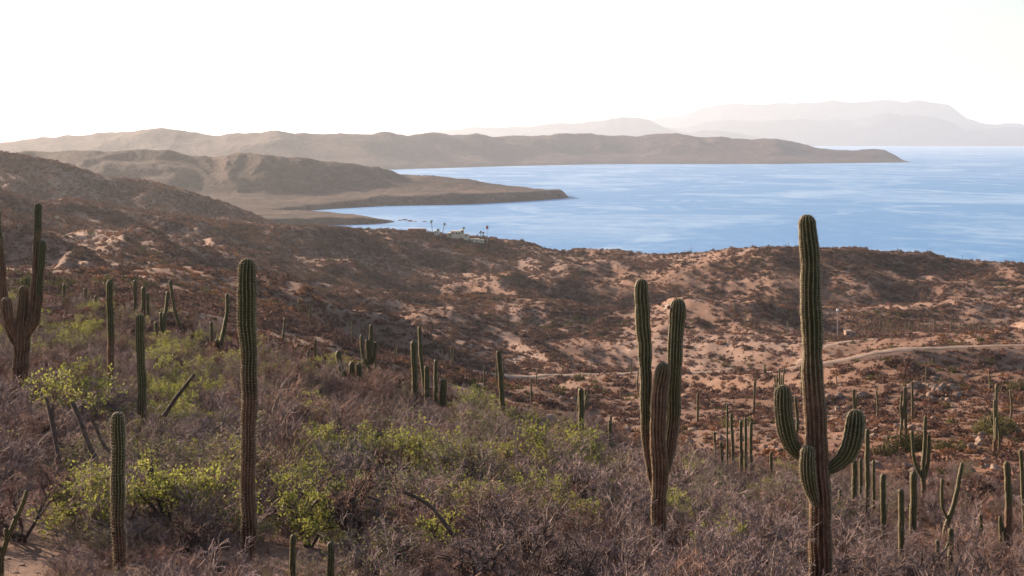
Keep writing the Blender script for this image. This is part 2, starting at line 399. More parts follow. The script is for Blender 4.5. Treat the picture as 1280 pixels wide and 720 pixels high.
# ------------------------------------------------------------------ far land
def far_land(name, cols, feats, mat, nu, nd, amp, wav, label, su=4, sl=3, edge=None):
    us = (np.linspace(cols[0], cols[-1], nu) - 640) / F
    d0 = min(min(d for d, _ in f) for f in feats); d1 = max(max(d for d, _ in f) for f in feats)
    ds = np.linspace(d0, d1, nd); lds = np.log(ds)
    T = feature_table(cols, feats, us, lds, su=su, sl=sl, metres=True)
    x = us[:, None] * ds[None, :]; y = np.repeat(ds[None, :], nu, 0)
    w1 = x + wav * .3 * noise2(x / wav, y / wav); w2 = y + wav * .3 * noise2(x / wav + 9, y / wav + 4)
    rg = ridged(w1 / wav + 0.4 * w2 / wav, w2 / (wav * 1.5), 5, 0.43) - 0.55
    k = np.clip((T - 2.0) / (amp * 4.0), 0.0, 1.0)
    z = T + rg * amp * k + np.where(T > 1, fbm(x / (wav * .15), y / (wav * .15), 3) * amp * 0.10 * np.clip(T / 10, 0, 1), 0)
    v = np.stack([x, y, z], -1).reshape(-1, 3)
    i2, j2 = np.meshgrid(np.arange(nu - 1), np.arange(nd - 1), indexing='ij')
    q = i2 * nd + j2
    fq = np.stack([q, q + nd, q + nd + 1, q + 1], -1).reshape(-1, 4)
    o = obj(name, mesh_np(name, v, fq, mat))
    return tag(o, label, 'hill', kind='structure')

def sh(y): return CZ * F / (y - HY)      # depth at which the sea shows at row y
BELOW = -(CZ + 6)
# near headland with its cliffs
hc = [-500, -200, 0, 100, 200, 270, 330, 400, 480, 560, 620, 665, 703, 716, 760]
hs = [1500, 1500, 1560, 1620, 1680, 1740, 1850, 1998, 2118, 2144, 2215, 2290, 2376, 2420, 2500]      # front shore depth
hy = [188, 190, 194, 191, 192, 196, 193, 204, 215, 223, 231, 235.5, 239, 262, 270]
hd = [2350, 2350, 2350, 2330, 2340, 2350, 2350, 2380, 2420, 2430, 2440, 2430, 2430, 2450, 2530]
def zr(z): return z - CZ
cl = [5, 5, 5, 5, 5, 5, 5, 7, 13, 14, 13, 12, 11, -5, -6]
feats = [
 [(1200, BELOW)] * 15,
 [(s - 12, zr(-5)) for s in hs],
 [(s + 10, zr(c)) for s, c in zip(hs, cl)],
 [(max(s + (d - s) * 0.60, d - 210), zr(max(c + 1, c + (CZ - (y - HY) / F * d - c) * 0.16)) if c > 0 else zr(-6)) for s, d, y, c in zip(hs, hd, hy, cl)],
 [(d, -(y - HY) / F * d) for d, y in zip(hd, hy)],
 [(d + 260, zr(20) if c > 4 and y < 225 else zr(-4)) for d, y, c in zip(hd, hy, cl)],
 [(d + 700, zr(8) if y < 200 else BELOW) for d, y in zip(hd, hy)],
 [(3900, BELOW)] * 15,
]
far_land('headland', hc, feats, M['hill_near'], 640, 300, 8.5, 150, 'brown scrubby headland ending in a low dark cliff in the bay', su=3, sl=1)
# low spit in front of the inlet
sc_ = [-100, 150, 300, 380, 420, 445, 460, 476, 490, 500]
sfr = [1560, 1580, 1600, 1628, 1640, 1648, 1655, 1668, 1690, 1700]
sbk = [1900, 1900, 1890, 1850, 1800, 1760, 1740, 1720, 1712, 1710]
stp = [7, 7, 7.5, 8, 8, 7.5, 6, 4, 2, -3]
feats = [[(1400, BELOW)] * 10, [(a_ - 8, zr(-4)) for a_ in sfr], [(a_ + 5, zr(t_)) for a_, t_ in zip(sfr, stp)],
         [(b_ - 6, zr(t_ * 0.8)) for b_, t_ in zip(sbk, stp)], [(b_ + 8, zr(-4)) for b_ in sbk], [(2000, BELOW)] * 10]
far_land('spit', sc_, feats, M['hill_near'], 200, 150, 1.2, 40, 'low reddish spit of land in front of the inlet', su=2, sl=0)
# far peninsula
pc = [-600, -200, 0, 40, 100, 180, 260, 330, 400, 460, 520, 590, 640, 690, 740, 790, 850, 880, 930, 970, 1000, 1050, 1090, 1108, 1120, 1131, 1150]
py_ = [182, 180, 178, 177, 172, 165, 164, 166, 166, 168, 168, 170, 173, 170, 170, 172.5, 168, 173, 176.5, 175, 181, 186.5, 187, 188, 194, 201, 212]
ps = [sh(215)] * 8 + [sh(214), sh(213), sh(211), sh(209), sh(207.5), sh(206.5), sh(205.5), sh(205), sh(205), sh(205), sh(205), sh(205), sh(204.5), sh(204), sh(203.5), sh(203.3), sh(203.2), sh(203), sh(203)]
pd = [s + 720 for s in ps]; pd[-7:] = [ps[-7] + 600, ps[-6] + 450, ps[-5] + 350, ps[-4] + 300, ps[-3] + 220, ps[-2] + 150, ps[-1] + 150]
feats = [[(3900, BELOW)] * 27, [(s - 30, zr(-5)) for s in ps], [(s + 25, zr(7)) for s in ps[:-2]] + [(ps[-2] + 20, zr(1)), (ps[-1] + 25, zr(-6))],
         [(s + (d - s) * 0.4, zr(max(9, (CZ - (y - HY) / F * d) * 0.30))) for s, d, y in zip(ps[:-2], pd, py_)] + [(ps[-2] + 80, zr(3)), (ps[-1] + 80, zr(-6))],
         [(d, -(y - HY) / F * d if y < 205 else zr(-6)) for d, y in zip(pd, py_)],
         [(d + 600, zr(30)) for d in pd[:-6]] + [(d + 200, zr(-6)) for d in pd[-6:]], [(9500, BELOW)] * 27]
far_land('peninsula', pc, feats, M['hill_far'], 700, 200, 17.0, 380, 'long brown peninsula of low hills across the bay', su=2, sl=1)

def mountain(name, pts, D, depth, amp, label):
    cols = [p[0] for p in pts]
    n = len(cols)
    feats = [[(D - depth, BELOW)] * n, [(D - depth * 0.6, zr(-10))] * n,
             [(D, -(y - HY) / F * D) for _, y in pts], [(D + depth * 0.6, zr(-10))] * n, [(D + depth, BELOW)] * n]
    far_land(name, cols, feats, M['mount'], 320, 60, amp, D * 0.05, label, su=1, sl=0)
mountain('mountains', [(520, 171), (560, 165), (620, 160), (680, 158), (720, 153), (760, 151), (800, 148), (815, 151), (830, 158), (860, 163), (900, 166), (960, 172)], 17500, 1500, 45,
         'low flat-topped hills in haze behind the peninsula')
mountain('mountains', [(700, 168), (760, 160), (810, 150), (850, 140), (870, 136), (920, 131), (965, 128), (1000, 127), (1030, 123), (1060, 125), (1110, 127), (1150, 126), (1165, 131), (1185, 132), (1200, 138),
          (1225, 152), (1245, 156), (1262, 156), (1290, 158), (1340, 150), (1420, 152), (1520, 160)], 24500, 2200, 65,
         'tall blue-grey mountain range fading into the haze')
mountain('mountains', [(690, 172), (760, 162), (830, 158), (880, 154), (960, 150), (1010, 147), (1060, 148), (1110, 143), (1140, 144), (1180, 152), (1220, 160), (1260, 160), (1300, 164), (1400, 168)], 21000, 1500, 50,
         'hazy foothills standing before the tall mountain range')
mountain('mountains', [(380, 172), (430, 169), (470, 166), (520, 165), (560, 163), (600, 164), (660, 166), (720, 168), (760, 172)], 23000, 1700, 30,
         'faint distant hills almost lost in haze')

# ------------------------------------------------------------------ builders: cacti
def catmull(pts, rad, step):
    pts = np.asarray(pts, float); rad = np.asarray(rad, float)
    n = len(pts)
    p = np.vstack([2 * pts[0] - pts[1], pts, 2 * pts[-1] - pts[-2]])
    out, ro = [], []
    for i in range(n - 1):
        a, b, c, d = p[i], p[i + 1], p[i + 2], p[i + 3]
        L = np.linalg.norm(c - b); m = max(2, int(math.ceil(L / step)))
        for t in np.arange(m) / m:
            out.append(0.5 * ((2 * b) + (c - a) * t + (2 * a - 5 * b + 4 * c - d) * t * t + (3 * b - a - 3 * c + d) * t ** 3))
            ro.append(rad[i] + (rad[i + 1] - rad[i]) * t)
    out.append(pts[-1]); ro.append(rad[-1])
    return np.array(out), np.array(ro)

def column_mesh(name, pts, rad, nribs=14, per=4, seed=0, brown=(0.0, 0.55), depth=0.26, step=None):
    """ribbed cactus column along a path, domed tip; attributes rib (1 on the crest) and age (1 at the corky foot)"""
    r0 = float(np.median(rad))
    C, Rr = catmull(pts, rad, step or r0 * 0.6)
    rg = np.random.default_rng(seed)
    seg = np.r_[0, np.cumsum(np.linalg.norm(np.diff(C, axis=0), axis=1))]; L = seg[-1]
    # growth bands and small constrictions
    ph = rg.random() * 9
    Rr = Rr * (1 + 0.04 * np.sin(seg / r0 * 1.3 + ph) * np.sin(seg / r0 * 0.37 + ph) + 0.022 * rg.standard_normal(len(seg)))
    for _ in range(int(L / (r0 * 9)) + 1):          # pinched growth rings
        s0 = rg.uniform(0.1, 0.9) * L
        Rr = Rr * (1 - rg.uniform(0.04, 0.11) * np.exp(-((seg - s0) / (r0 * 0.55)) ** 2))
    C = C + np.stack([0.10 * r0 * np.sin(seg / r0 * 0.31 + ph) + 0.05 * r0 * np.sin(seg / r0 * 0.9 + 2 * ph), 0.08 * r0 * np.cos(seg / r0 * 0.27 + ph), 0 * seg], 1)
    # dome: rings closing at the tip
    dome = Rr[-1] * 1.05
    body = seg < L - dome
    cs, rs, ss = list(C[body]), list(Rr[body]), list(seg[body])
    for q in (0.0, 0.3, 0.55, 0.75, 0.9, 0.98):
        s = L - dome + dome * q
        cs.append(np.array([np.interp(s, seg, C[:, k]) for k in range(3)])); rs.append(Rr[-1] * math.sqrt(max(0.0, 1 - q * q)) * (1 if q < 0.97 else 0.9)); ss.append(s)
    cs = np.array(cs); rs = np.array(rs); ss = np.array(ss)
    o = np.argsort(ss, kind='stable'); cs, rs, ss = cs[o], rs[o], ss[o]
    tan = np.gradient(cs, axis=0); tan /= np.linalg.norm(tan, axis=1)[:, None] + 1e-9
    nth = nribs * per
    th = np.arange(nth) / nth * 2 * np.pi
    prof = 1 - depth * (0.5 - 0.5 * np.cos(th * nribs)) ** 0.8
    ribv = 0.5 + 0.5 * np.cos(th * nribs)
    V, rib, age = [], [], []
    e = np.array([1.0, 0, 0]); e = e - tan[0] * e.dot(tan[0]); e /= np.linalg.norm(e)
    tw = rg.random() * 6; wob = np.repeat(rg.standard_normal(nribs) * 0.03, per) + rg.standard_normal(nth) * 0.012
    for k in range(len(cs)):
        e = e - tan[k] * e.dot(tan[k]); e /= np.linalg.norm(e); f = np.cross(tan[k], e)
        pr = prof + wob + 0.012 * np.sin(ss[k] * 9 / (r0 * 9) + th * 3)
        rr = rs[k] * pr
        a = th + tw + 0.05 * math.sin(ss[k] / r0 * 0.45 + ph) + 0.03 * math.sin(ss[k] / r0 * 1.1 + ph * 3)
        V.append(cs[k] + np.cos(a)[:, None] * rr[:, None] * e + np.sin(a)[:, None] * rr[:, None] * f)
        rib.append(ribv); age.append(np.full(nth, np.clip((brown[1] - ss[k] / L) / max(brown[1] - brown[0], 1e-3), 0, 1)))
    V = np.concatenate(V); rib = np.concatenate(rib); age = np.concatenate(age)
    nr = len(cs)
    i, j = np.meshgrid(np.arange(nr - 1), np.arange(nth), indexing='ij')
    q = i * nth + j; q2 = i * nth + (j + 1) % nth
    Fq = np.stack([q, q2, q2 + nth, q + nth], -1).reshape(-1, 4)
    # tip cap as a quad fan on pairs
    V = np.vstack([V, cs[-1] + tan[-1] * 0.01 * r0]); rib = np.r_[rib, 0.9]; age = np.r_[age, age[-1]]
    b = (nr - 1) * nth; tip = len(V) - 1
    cap = np.array([[b + k, b + (k + 1) % nth, b + (k + 2) % nth, tip] for k in range(0, nth, 2)])
    Fq = np.vstack([Fq, cap])
    return mesh_np(name, V, Fq, M['cactus'], attrs={'rib': rib, 'age': age}), (cs, rs, ss, tan, V[:nr * nth].reshape(nr, nth, 3), per)

def spine_mesh(info, seed, gap=0.05, ln=0.035, wd=0.0035):
    cs, rs, ss, tan, G, per = info
    rg = np.random.default_rng(seed)
    out = []
    crest = G[:, ::per, :]                      # (rings, ribs, 3)
    for r_ in range(crest.shape[1]):
        line = crest[:, r_, :]
        s = np.r_[0, np.cumsum(np.linalg.norm(np.diff(line, axis=0), axis=1))]
        for q in np.arange(s[-1] * 0.1, s[-1], gap):
            p = np.array([np.interp(q, s, line[:, k]) for k in range(3)])
            c = np.array([np.interp(q, s, cs[:, k]) for k in range(3)])
            n = p - c; n /= np.linalg.norm(n) + 1e-9
            for _ in range(4):
                d = n + rg.standard_normal(3) * 0.55; d /= np.linalg.norm(d)
                sd_ = np.cross(d, rg.standard_normal(3)); sd_ /= np.linalg.norm(sd_) + 1e-9
                out.append((p - sd_ * wd, p + sd_ * wd, p + d * ln * rg.uniform(0.6, 1.2)))
    V = np.array(out).reshape(-1, 3)
    return mesh_np('spines', V, np.arange(len(V)).reshape(-1, 3), M['spine'], smooth=False)

NCACT = [0]; CLEAR = []
def cactus(name, D, stems, label, cat='cactus', group=None, nribs=None, hero=False, brown=None, dz=None, base=None):
    """stems: list of (part name, [(px, py, width_px, depth offset m)...]) from foot to tip, the first is the trunk.
    The whole plant is then stood on the ground."""
    NCACT[0] += 1
    first = stems[0][1][0]
    bx, by = (first[0] - 640) / F * D, D
    zg = float(gz(bx, by))
    root = obj(name, None, loc=(bx, by, zg))
    tag(root, label, cat, group)
    CLEAR.append((bx, by, 0.95, 7.0) if hero else (bx, by, 0.7, 3.6))
    k = D / F
    foot_py = HY + (CZ - zg) / k
    for n_, (pn, pts) in enumerate(stems):
        path, rad = [], []
        for (px, py, w, *off) in pts:
            o = off[0] if off else 0.0
            path.append(((px - 640) * k - bx, o, (foot_py - py) * k)); rad.append(w * 0.5 * k)
        if n_ == 0:      # root the trunk a little below the surface
            z0 = path[0][2]
            if z0 > 0.02:
                path.insert(0, (path[0][0], path[0][1], -0.15)); rad.insert(0, rad[0] * 1.02)
            else:
                path[0] = (path[0][0], path[0][1], -0.15)
                path = [path[0]] + [p for p in path[1:] if p[2] > 0.05]; rad = [rad[0]] + rad[len(rad) - len(path) + 1:]
        w_px = np.median([p[2] for p in pts])
        nr = nribs or (14 if w_px > 14 else 11 if w_px > 6.5 else 8)
        me, info = column_mesh(pn, path, rad, nr, 4 if w_px > 9 else 2, seed=NCACT[0] * 7 + n_,
                               brown=(brown[n_] if brown else ((0.0, 0.5) if n_ == 0 else (-0.5, 0.18))),
                               step=None if w_px > 5 else max(rad) * 2.2)
        part = obj(pn, me, root)
        if hero:
            sp = obj('spines', spine_mesh(info, NCACT[0] * 31 + n_), part); sp['kind'] = 'stuff'
    return root

# ------------------------------------------------------------------ builders: twigs, shrubs, trees
def tubes(Pt, Rd, sides=3):
    """Pt (M,K,3) centre lines, Rd (M,K) radii -> verts, quads"""
    Mn, K, _ = Pt.shape
    t = np.gradient(Pt, axis=1); t /= np.linalg.norm(t, axis=2, keepdims=True) + 1e-9
    ref = np.where(np.abs(t[..., 2:3]) > 0.9, np.array([1.0, 0, 0]), np.array([0, 0, 1.0]))
    e = np.cross(t, ref); e /= np.linalg.norm(e, axis=2, keepdims=True) + 1e-9
    f = np.cross(t, e)
    a = np.arange(sides) / sides * 2 * np.pi
    V = Pt[:, :, None, :] + Rd[:, :, None, None] * (np.cos(a)[None, None, :, None] * e[:, :, None, :] + np.sin(a)[None, None, :, None] * f[:, :, None, :])
    m, k, s = np.meshgrid(np.arange(Mn), np.arange(K - 1), np.arange(sides), indexing='ij')
    b = m * K * sides + k * sides
    Fq = np.stack([b + s, b + (s + 1) % sides, b + sides + (s + 1) % sides, b + sides + s], -1).reshape(-1, 4)
    return V.reshape(-1, 3), Fq
def unit(v): return v / (np.linalg.norm(v, axis=-1, keepdims=True) + 1e-9)
def grow(rg, start, dirs, length, rad0, rad1, K=4, bend=0.35, up=0.15):
    """curved branches from start along dirs"""
    n = len(start)
    P0 = np.zeros((n, K, 3)); P0[:, 0] = start
    d = unit(dirs)
    curl = rg.standard_normal((n, 3)) * bend
    for k in range(1, K):
        P0[:, k] = P0[:, k - 1] + d * (length / (K - 1))[:, None]
        d = unit(d + curl * 0.6 + rg.standard_normal((n, 3)) * bend * 0.7 + np.array([0, 0, up]))
    Rd = rad0[:, None] + (rad1 - rad0)[:, None] * np.linspace(0, 1, K)[None]
    return P0, Rd, d
def children(rg, P0, Rd, n, tmin, spread, lfrac, length, rfrac, up=0.1, flat=1.0):
    Mn, K, _ = P0.shape
    par = np.repeat(np.arange(Mn), n); t = rg.uniform(tmin, 1.0, Mn * n) * (K - 1)
    i = np.minimum(t.astype(int), K - 2); fr = (t - i)[:, None]
    st = P0[par, i] * (1 - fr) + P0[par, i + 1] * fr
    pd = unit(P0[par, i + 1] - P0[par, i])
    rn = rg.standard_normal((Mn * n, 3)) * np.array([1, 1, flat])
    dr = unit(pd + rn * spread + np.array([0, 0, up]))
    ln = length[par] * lfrac * rg.uniform(0.55, 1.25, Mn * n) * (1 - 0.35 * t / (K - 1))
    r0 = (Rd[par, i] * (1 - fr[:, 0]) + Rd[par, i + 1] * fr[:, 0]) * rfrac
    return st, dr, ln, r0
def leaves_at(rg, pts, n, spread, size, mat, name='leaves'):
    c = np.repeat(pts, n, 0) + rg.standard_normal((len(pts) * n, 3)) * spread
    m = len(c)
    a = unit(rg.standard_normal((m, 3)) + np.array([0, 0, 0.4])); b = unit(np.cross(a, rg.standard_normal((m, 3))))
    s = size * rg.uniform(0.6, 1.3, m)[:, None]
    w = np.cross(a, b)
    V = np.stack([c - a * s, c + b * s * 0.55 + w * s * 0.15, c + a * s, c - b * s * 0.55 + w * s * 0.15], 1).reshape(-1, 3)
    return mesh_np(name, V, np.arange(m * 4).reshape(-1, 4), mat, smooth=False)

def shrub_meshes(seed, H=1.3, W=1.0, n0=13, n1=7, n2=6, n3=0, r0=0.014, rt=0.0035, twig='twig', leafn=0, leafm=None, leafs=0.03, dens=0.06, up=0.28, lean=(0, 0)):
    rg = np.random.default_rng(seed)
    az = rg.random(n0) * 2 * np.pi; el = rg.uniform(0.35, 1.45, n0)
    st = np.stack([np.cos(az) * 0.10, np.sin(az) * 0.10, np.full(n0, -0.06)], 1)
    dr = np.stack([np.cos(az) * np.cos(el) * W + lean[0], np.sin(az) * np.cos(el) * W + lean[1], np.sin(el) + 0.15], 1)
    ln = H * rg.uniform(0.65, 1.0, n0)
    A = grow(rg, st, dr, ln, np.full(n0, r0) * rg.uniform(0.7, 1.3, n0), np.full(n0, r0 * 0.4), 5, 0.28, 0.10)
    s1 = children(rg, A[0], A[1], n1, 0.18, 0.55, 0.55, ln, 0.65, up)
    B = grow(rg, s1[0], s1[1], s1[2], np.maximum(s1[3], rt * 1.5), np.full(len(s1[3]), rt * 1.1), 4, 0.35, 0.06)
    s2 = children(rg, B[0], B[1], n2, 0.15, 0.7, 0.6, s1[2], 0.7, 0.12)
    Cc = grow(rg, s2[0], s2[1], s2[2], np.full(len(s2[3]), rt * 1.15), np.full(len(s2[3]), rt * 0.7), 3, 0.4, 0.03)
    vA, fA = tubes(A[0], A[1], 4); vB, fB = tubes(B[0], B[1], 3)
    stems = mesh_np('stems', np.vstack([vA, vB]), np.vstack([fA, fB + len(vA)]), M['stem'])
    tv, tf = tubes(Cc[0], Cc[1], 3)
    if n3:
        s3 = children(rg, Cc[0], Cc[1], n3, 0.2, 0.8, 0.6, s2[2], 0.8, 0.1)
        E = grow(rg, s3[0], s3[1], s3[2], np.full(len(s3[3]), rt * 0.8), np.full(len(s3[3]), rt * 0.55), 3, 0.4, 0.0)
        v3, f3 = tubes(E[0], E[1], 3); tf = np.vstack([tf, f3 + len(tv)]); tv = np.vstack([tv, v3])
    twigs = mesh_np('twigs', tv, tf, M[twig])
    lv = None
    if leafn:
        tips = Cc[0][rg.random(len(Cc[0])) < 0.36][:, 1:, :].reshape(-1, 3)
        lv = leaves_at(rg, tips, leafn, dens, leafs, M[leafm])
    return [('stems', stems), ('twigs', twigs)] + ([('leaves', lv)] if lv else [])

def joined(name, parts):
    """one mesh (several materials) from a list of part meshes, for the ground cover"""
    me = bpy.data.meshes.new(name)
    vs_, fs, mi = [], [], []
    off = 0
    for k, (_, m) in enumerate(parts):
        co = np.zeros(len(m.vertices) * 3, np.float32); m.vertices.foreach_get('co', co)
        li = np.zeros(len(m.loops), np.int32); m.loops.foreach_get('vertex_index', li)
        kk = m.polygons[0].loop_total
        vs_.append(co.reshape(-1, 3)); fs.append(li.reshape(-1, kk) + off); off += len(m.vertices)
        mi += [k] * (len(li) // kk)
        me.materials.append(m.materials[0])
    V_ = np.vstack(vs_); F_ = np.vstack(fs)
    me.vertices.add(len(V_)); me.vertices.foreach_set('co', V_.ravel())
    me.loops.add(F_.size); me.loops.foreach_set('vertex_index', F_.ravel().astype(np.int32))
    me.polygons.add(len(F_)); me.polygons.foreach_set('loop_start', np.arange(0, F_.size, F_.shape[1], dtype=np.int32))
    me.polygons.foreach_set('material_index', np.array(mi, np.int32))
    me.update(calc_edges=True)
    return me

def clump_mesh(name, seed, n, mat, size, flat=0.75):
    """a far-off shrub: ragged dome of many small faces"""
    rg = np.random.default_rng(seed)
    d = unit(rg.standard_normal((n, 3))); d[:, 2] = np.abs(d[:, 2])
    lump = 1 + 0.35 * noise2(d[:, 0] * 2.3 + seed, d[:, 1] * 2.3)
    c = d * (rg.random(n) ** 0.45)[:, None] * lump[:, None] * np.array([1, 1, flat])
    a = unit(rg.standard_normal((n, 3))); b = unit(np.cross(a, rg.standard_normal((n, 3))))
    s = size * rg.uniform(0.5, 1.4, n)[:, None]
    V = np.stack([c - a * s, c + b * s * 0.6, c + a * s, c - b * s * 0.6], 1).reshape(-1, 3)
    return mesh_np(name, V, np.arange(n * 4).reshape(-1, 4), mat, smooth=False)
def tuft_mesh(name, seed, n, mat, h=0.35, w=0.006):
    rg = np.random.default_rng(seed)
    az = rg.random(n) * 2 * np.pi; el = rg.uniform(0.5, 1.5, n)
    st = np.stack([np.cos(az) * 0.05, np.sin(az) * 0.05, np.full(n, -0.02)], 1) * rg.random(n)[:, None] ** 0.5
    dr = np.stack([np.cos(az) * np.cos(el), np.sin(az) * np.cos(el), np.sin(el)], 1)
    A = grow(rg, st, dr, h * rg.uniform(0.5, 1.1, n), np.full(n, w), np.full(n, w * 0.3), 3, 0.3, -0.1)
    v, f = tubes(A[0], A[1], 3)
    return mesh_np(name, v, f, mat)

def rock_mesh(seed, sub=2):
    import bmesh
    bm = bmesh.new(); bmesh.ops.create_icosphere(bm, subdivisions=sub, radius=1.0)
    rg = np.random.default_rng(seed)
    pl = unit(rg.standard_normal((11, 3))); dd = rg.uniform(0.55, 0.95, 11)
    for v in bm.verts:
        p = np.array(v.co)
        for n_, d_ in zip(pl, dd):
            s = p.dot(n_)
            if s > d_: p = p - n_ * (s - d_)
        p = p * (1 + 0.05 * rg.standard_normal())
        v.co = p * np.array([1.0, 0.85, 0.7])
    me = bpy.data.meshes.new('rock'); bm.to_mesh(me); bm.free(); me.materials.append(M['rock'])
    return me

# scatter a prototype over points with geometry nodes (ground cover that nobody could count)
def cover(name, me, pts, rz, sc, label, cat, tilt=None):
    pm = bpy.data.meshes.new(name + '_points')
    n = len(pts)
    pm.vertices.add(n); pm.vertices.foreach_set('co', np.asarray(pts, np.float32).ravel())
    ra = pm.attributes.new('rot', 'FLOAT_VECTOR', 'POINT'); rv = np.zeros((n, 3), np.float32); rv[:, 2] = rz
    if tilt is not None: rv[:, :2] = tilt
    ra.data.foreach_set('vector', rv.ravel())
    sa = pm.attributes.new('scl', 'FLOAT_VECTOR', 'POINT'); sa.data.foreach_set('vector', np.asarray(sc, np.float32).ravel())
    o = obj(name, pm)
    proto = bpy.data.objects.new(name + '_plant', me)
    ng = bpy.data.node_groups.new(name + '_spread', 'GeometryNodeTree')
    ng.interface.new_socket('Geometry', in_out='INPUT', socket_type='NodeSocketGeometry')
    ng.interface.new_socket('Geometry', in_out='OUTPUT', socket_type='NodeSocketGeometry')
    gi = ng.nodes.new('NodeGroupInput'); go = ng.nodes.new('NodeGroupOutput')
    ip = ng.nodes.new('GeometryNodeInstanceOnPoints'); oi = ng.nodes.new('GeometryNodeObjectInfo')
    oi.inputs['Object'].default_value = proto; oi.inputs['As Instance'].default_value = True
    ar = ng.nodes.new('GeometryNodeInputNamedAttribute'); ar.data_type = 'FLOAT_VECTOR'; ar.inputs['Name'].default_value = 'rot'
    asn = ng.nodes.new('GeometryNodeInputNamedAttribute'); asn.data_type = 'FLOAT_VECTOR'; asn.inputs['Name'].default_value = 'scl'
    ng.links.new(gi.outputs[0], ip.inputs['Points']); ng.links.new(oi.outputs['Geometry'], ip.inputs['Instance'])
    ng.links.new(ar.outputs['Attribute'], ip.inputs['Rotation']); ng.links.new(asn.outputs['Attribute'], ip.inputs['Scale'])
    ng.links.new(ip.outputs[0], go.inputs[0])
    md = o.modifiers.new('spread', 'NODES'); md.node_group = ng
    return tag(o, label, cat, kind='stuff')

# ------------------------------------------------------------------ dirt road along the ridge
def road(pts, width, label):
    pts = np.array([[(p[0] - 640) / F * p[1], p[1]] for p in pts], float)
    C, _ = catmull(np.c_[pts, np.zeros(len(pts))], np.ones(len(pts)), 2.0)
    t = unit(np.gradient(C, axis=0)); nrm = np.stack([-t[:, 1], t[:, 0]], 1)
    offs = np.linspace(-1, 1, 7)
    rows = []
    for o_ in offs:
        wv = width * 0.5 * (1 + 0.35 * fbm(C[:, 0] / 5 + 9 * np.sign(o_), C[:, 1] / 5, 3))
        x = C[:, 0] + nrm[:, 0] * o_ * wv; y = C[:, 1] + nrm[:, 1] * o_ * wv
        z = gz(x, y) + 0.24 - 0.2 * abs(o_) ** 3 - 0.06 * (abs(abs(o_) - 0.33) < 0.05)
        rows.append(np.stack([x, y, z], 1))
    G = np.stack(rows, 1); n, m, _ = G.shape
    i, j = np.meshgrid(np.arange(n - 1), np.arange(m - 1), indexing='ij'); q = i * m + j
    o = obj('road', mesh_np('road', G.reshape(-1, 3), np.stack([q, q + 1, q + m + 1, q + m], -1).reshape(-1, 4), M['road']))
    return tag(o, label, 'road', kind='structure'), C
r1, rc1 = road([(430, 292), (500, 293), (560, 300), (640, 312), (700, 322), (760, 328), (800, 333), (860, 341), (920, 350), (980, 356), (1040, 358), (1090, 361), (1140, 363), (1200, 365), (1290, 366), (1420, 367)], 3.2, 'pale dirt road winding along the ridge')
r2, rc2 = road([(860, 372), (930, 392), (1000, 410), (1060, 428), (1130, 438), (1200, 440), (1290, 440), (1400, 440)], 3.6, 'pale dirt track crossing the level pan')
ROADP = np.vstack([rc1, rc2])[:, :2]

# ------------------------------------------------------------------ cacti
def ln(x0, y0, y1, w, x1=None, taper=1.0):
    x1 = x0 if x1 is None else x1
    return [(x0, y0, w * 1.0), (x0 + (x1 - x0) * 0.4, y0 + (y1 - y0) * 0.4, w * taper), (x1, y1, w * 0.94)]
cactus('cardon_cactus', 26, [
 ('trunk', [(1026, 745, 30), (1025, 712, 30), (1024, 640, 29), (1023, 595, 28), (1020, 520, 29), (1017.5, 479, 27), (1014.5, 430, 26), (1013.5, 400, 27), (1012, 345, 26), (1011, 295, 23), (1010, 268, 22)]),
 ('arm', [(1020, 578, 8, 0.05), (1004, 573, 12, 0.05), (990, 556, 21, 0.05), (983, 528, 21.5, 0.05), (979, 500, 21.5, 0.05), (979, 482, 21, 0.05)]),
 ('arm', [(1026, 590, 9, 0.0), (1038, 584, 15, -0.05), (1055, 568, 24, -0.1), (1064, 546, 25, -0.1), (1068, 525, 23, -0.1), (1069, 510, 22, -0.1)]),
 ('arm', [(1020, 634, 7, 0), (1013, 618, 12, -0.22), (1007, 598, 19, -0.32), (1005.5, 575, 20, -0.34), (1006, 552, 19, -0.34)])],
 'tall cardon cactus with one arm on each side and a short third in front', hero=True,
 brown=[(0.42, 0.85), (-0.6, 0.12), (-0.6, 0.12), (-0.5, 0.2)])
c2 = cactus('cardon_cactus', 30, [
 ('trunk', [(824, 735, 18), (823, 690, 18), (823.5, 640, 19), (826, 610, 19), (825, 582, 20, -.06), (822, 545, 20, -.12), (821, 515, 20.5, -.14), (823.5, 488, 20, -.14), (827, 466, 19.5, -.14), (828.5, 452, 18, -.14)]),
 ('arm', [(823, 632, 8, 0.02), (816, 605, 9, 0.1), (811, 575, 10, 0.14), (808.5, 545, 11, 0.14), (808, 515, 13, 0.1), (807.5, 488, 14, 0.1), (806.5, 449, 16.5, 0.1), (805, 409, 18, 0.1), (803, 375, 17.5, 0.1), (802.5, 349, 16, 0.1)]),
 ('arm', [(827, 612, 11, .02), (833, 580, 15, .1), (838.5, 552, 17, .12), (841.5, 520, 17.5, .12), (843, 488, 17.5, .08), (844, 455, 18, 0), (845.5, 420, 18.5, 0), (846.5, 392, 20, 0), (847, 373, 19.5, 0)])],
 'cardon cactus of three upright stems with a pale flower near one tip', hero=True,
 brown=[(0.75, 1.2), (0.1, 0.55), (0.12, 0.62)])
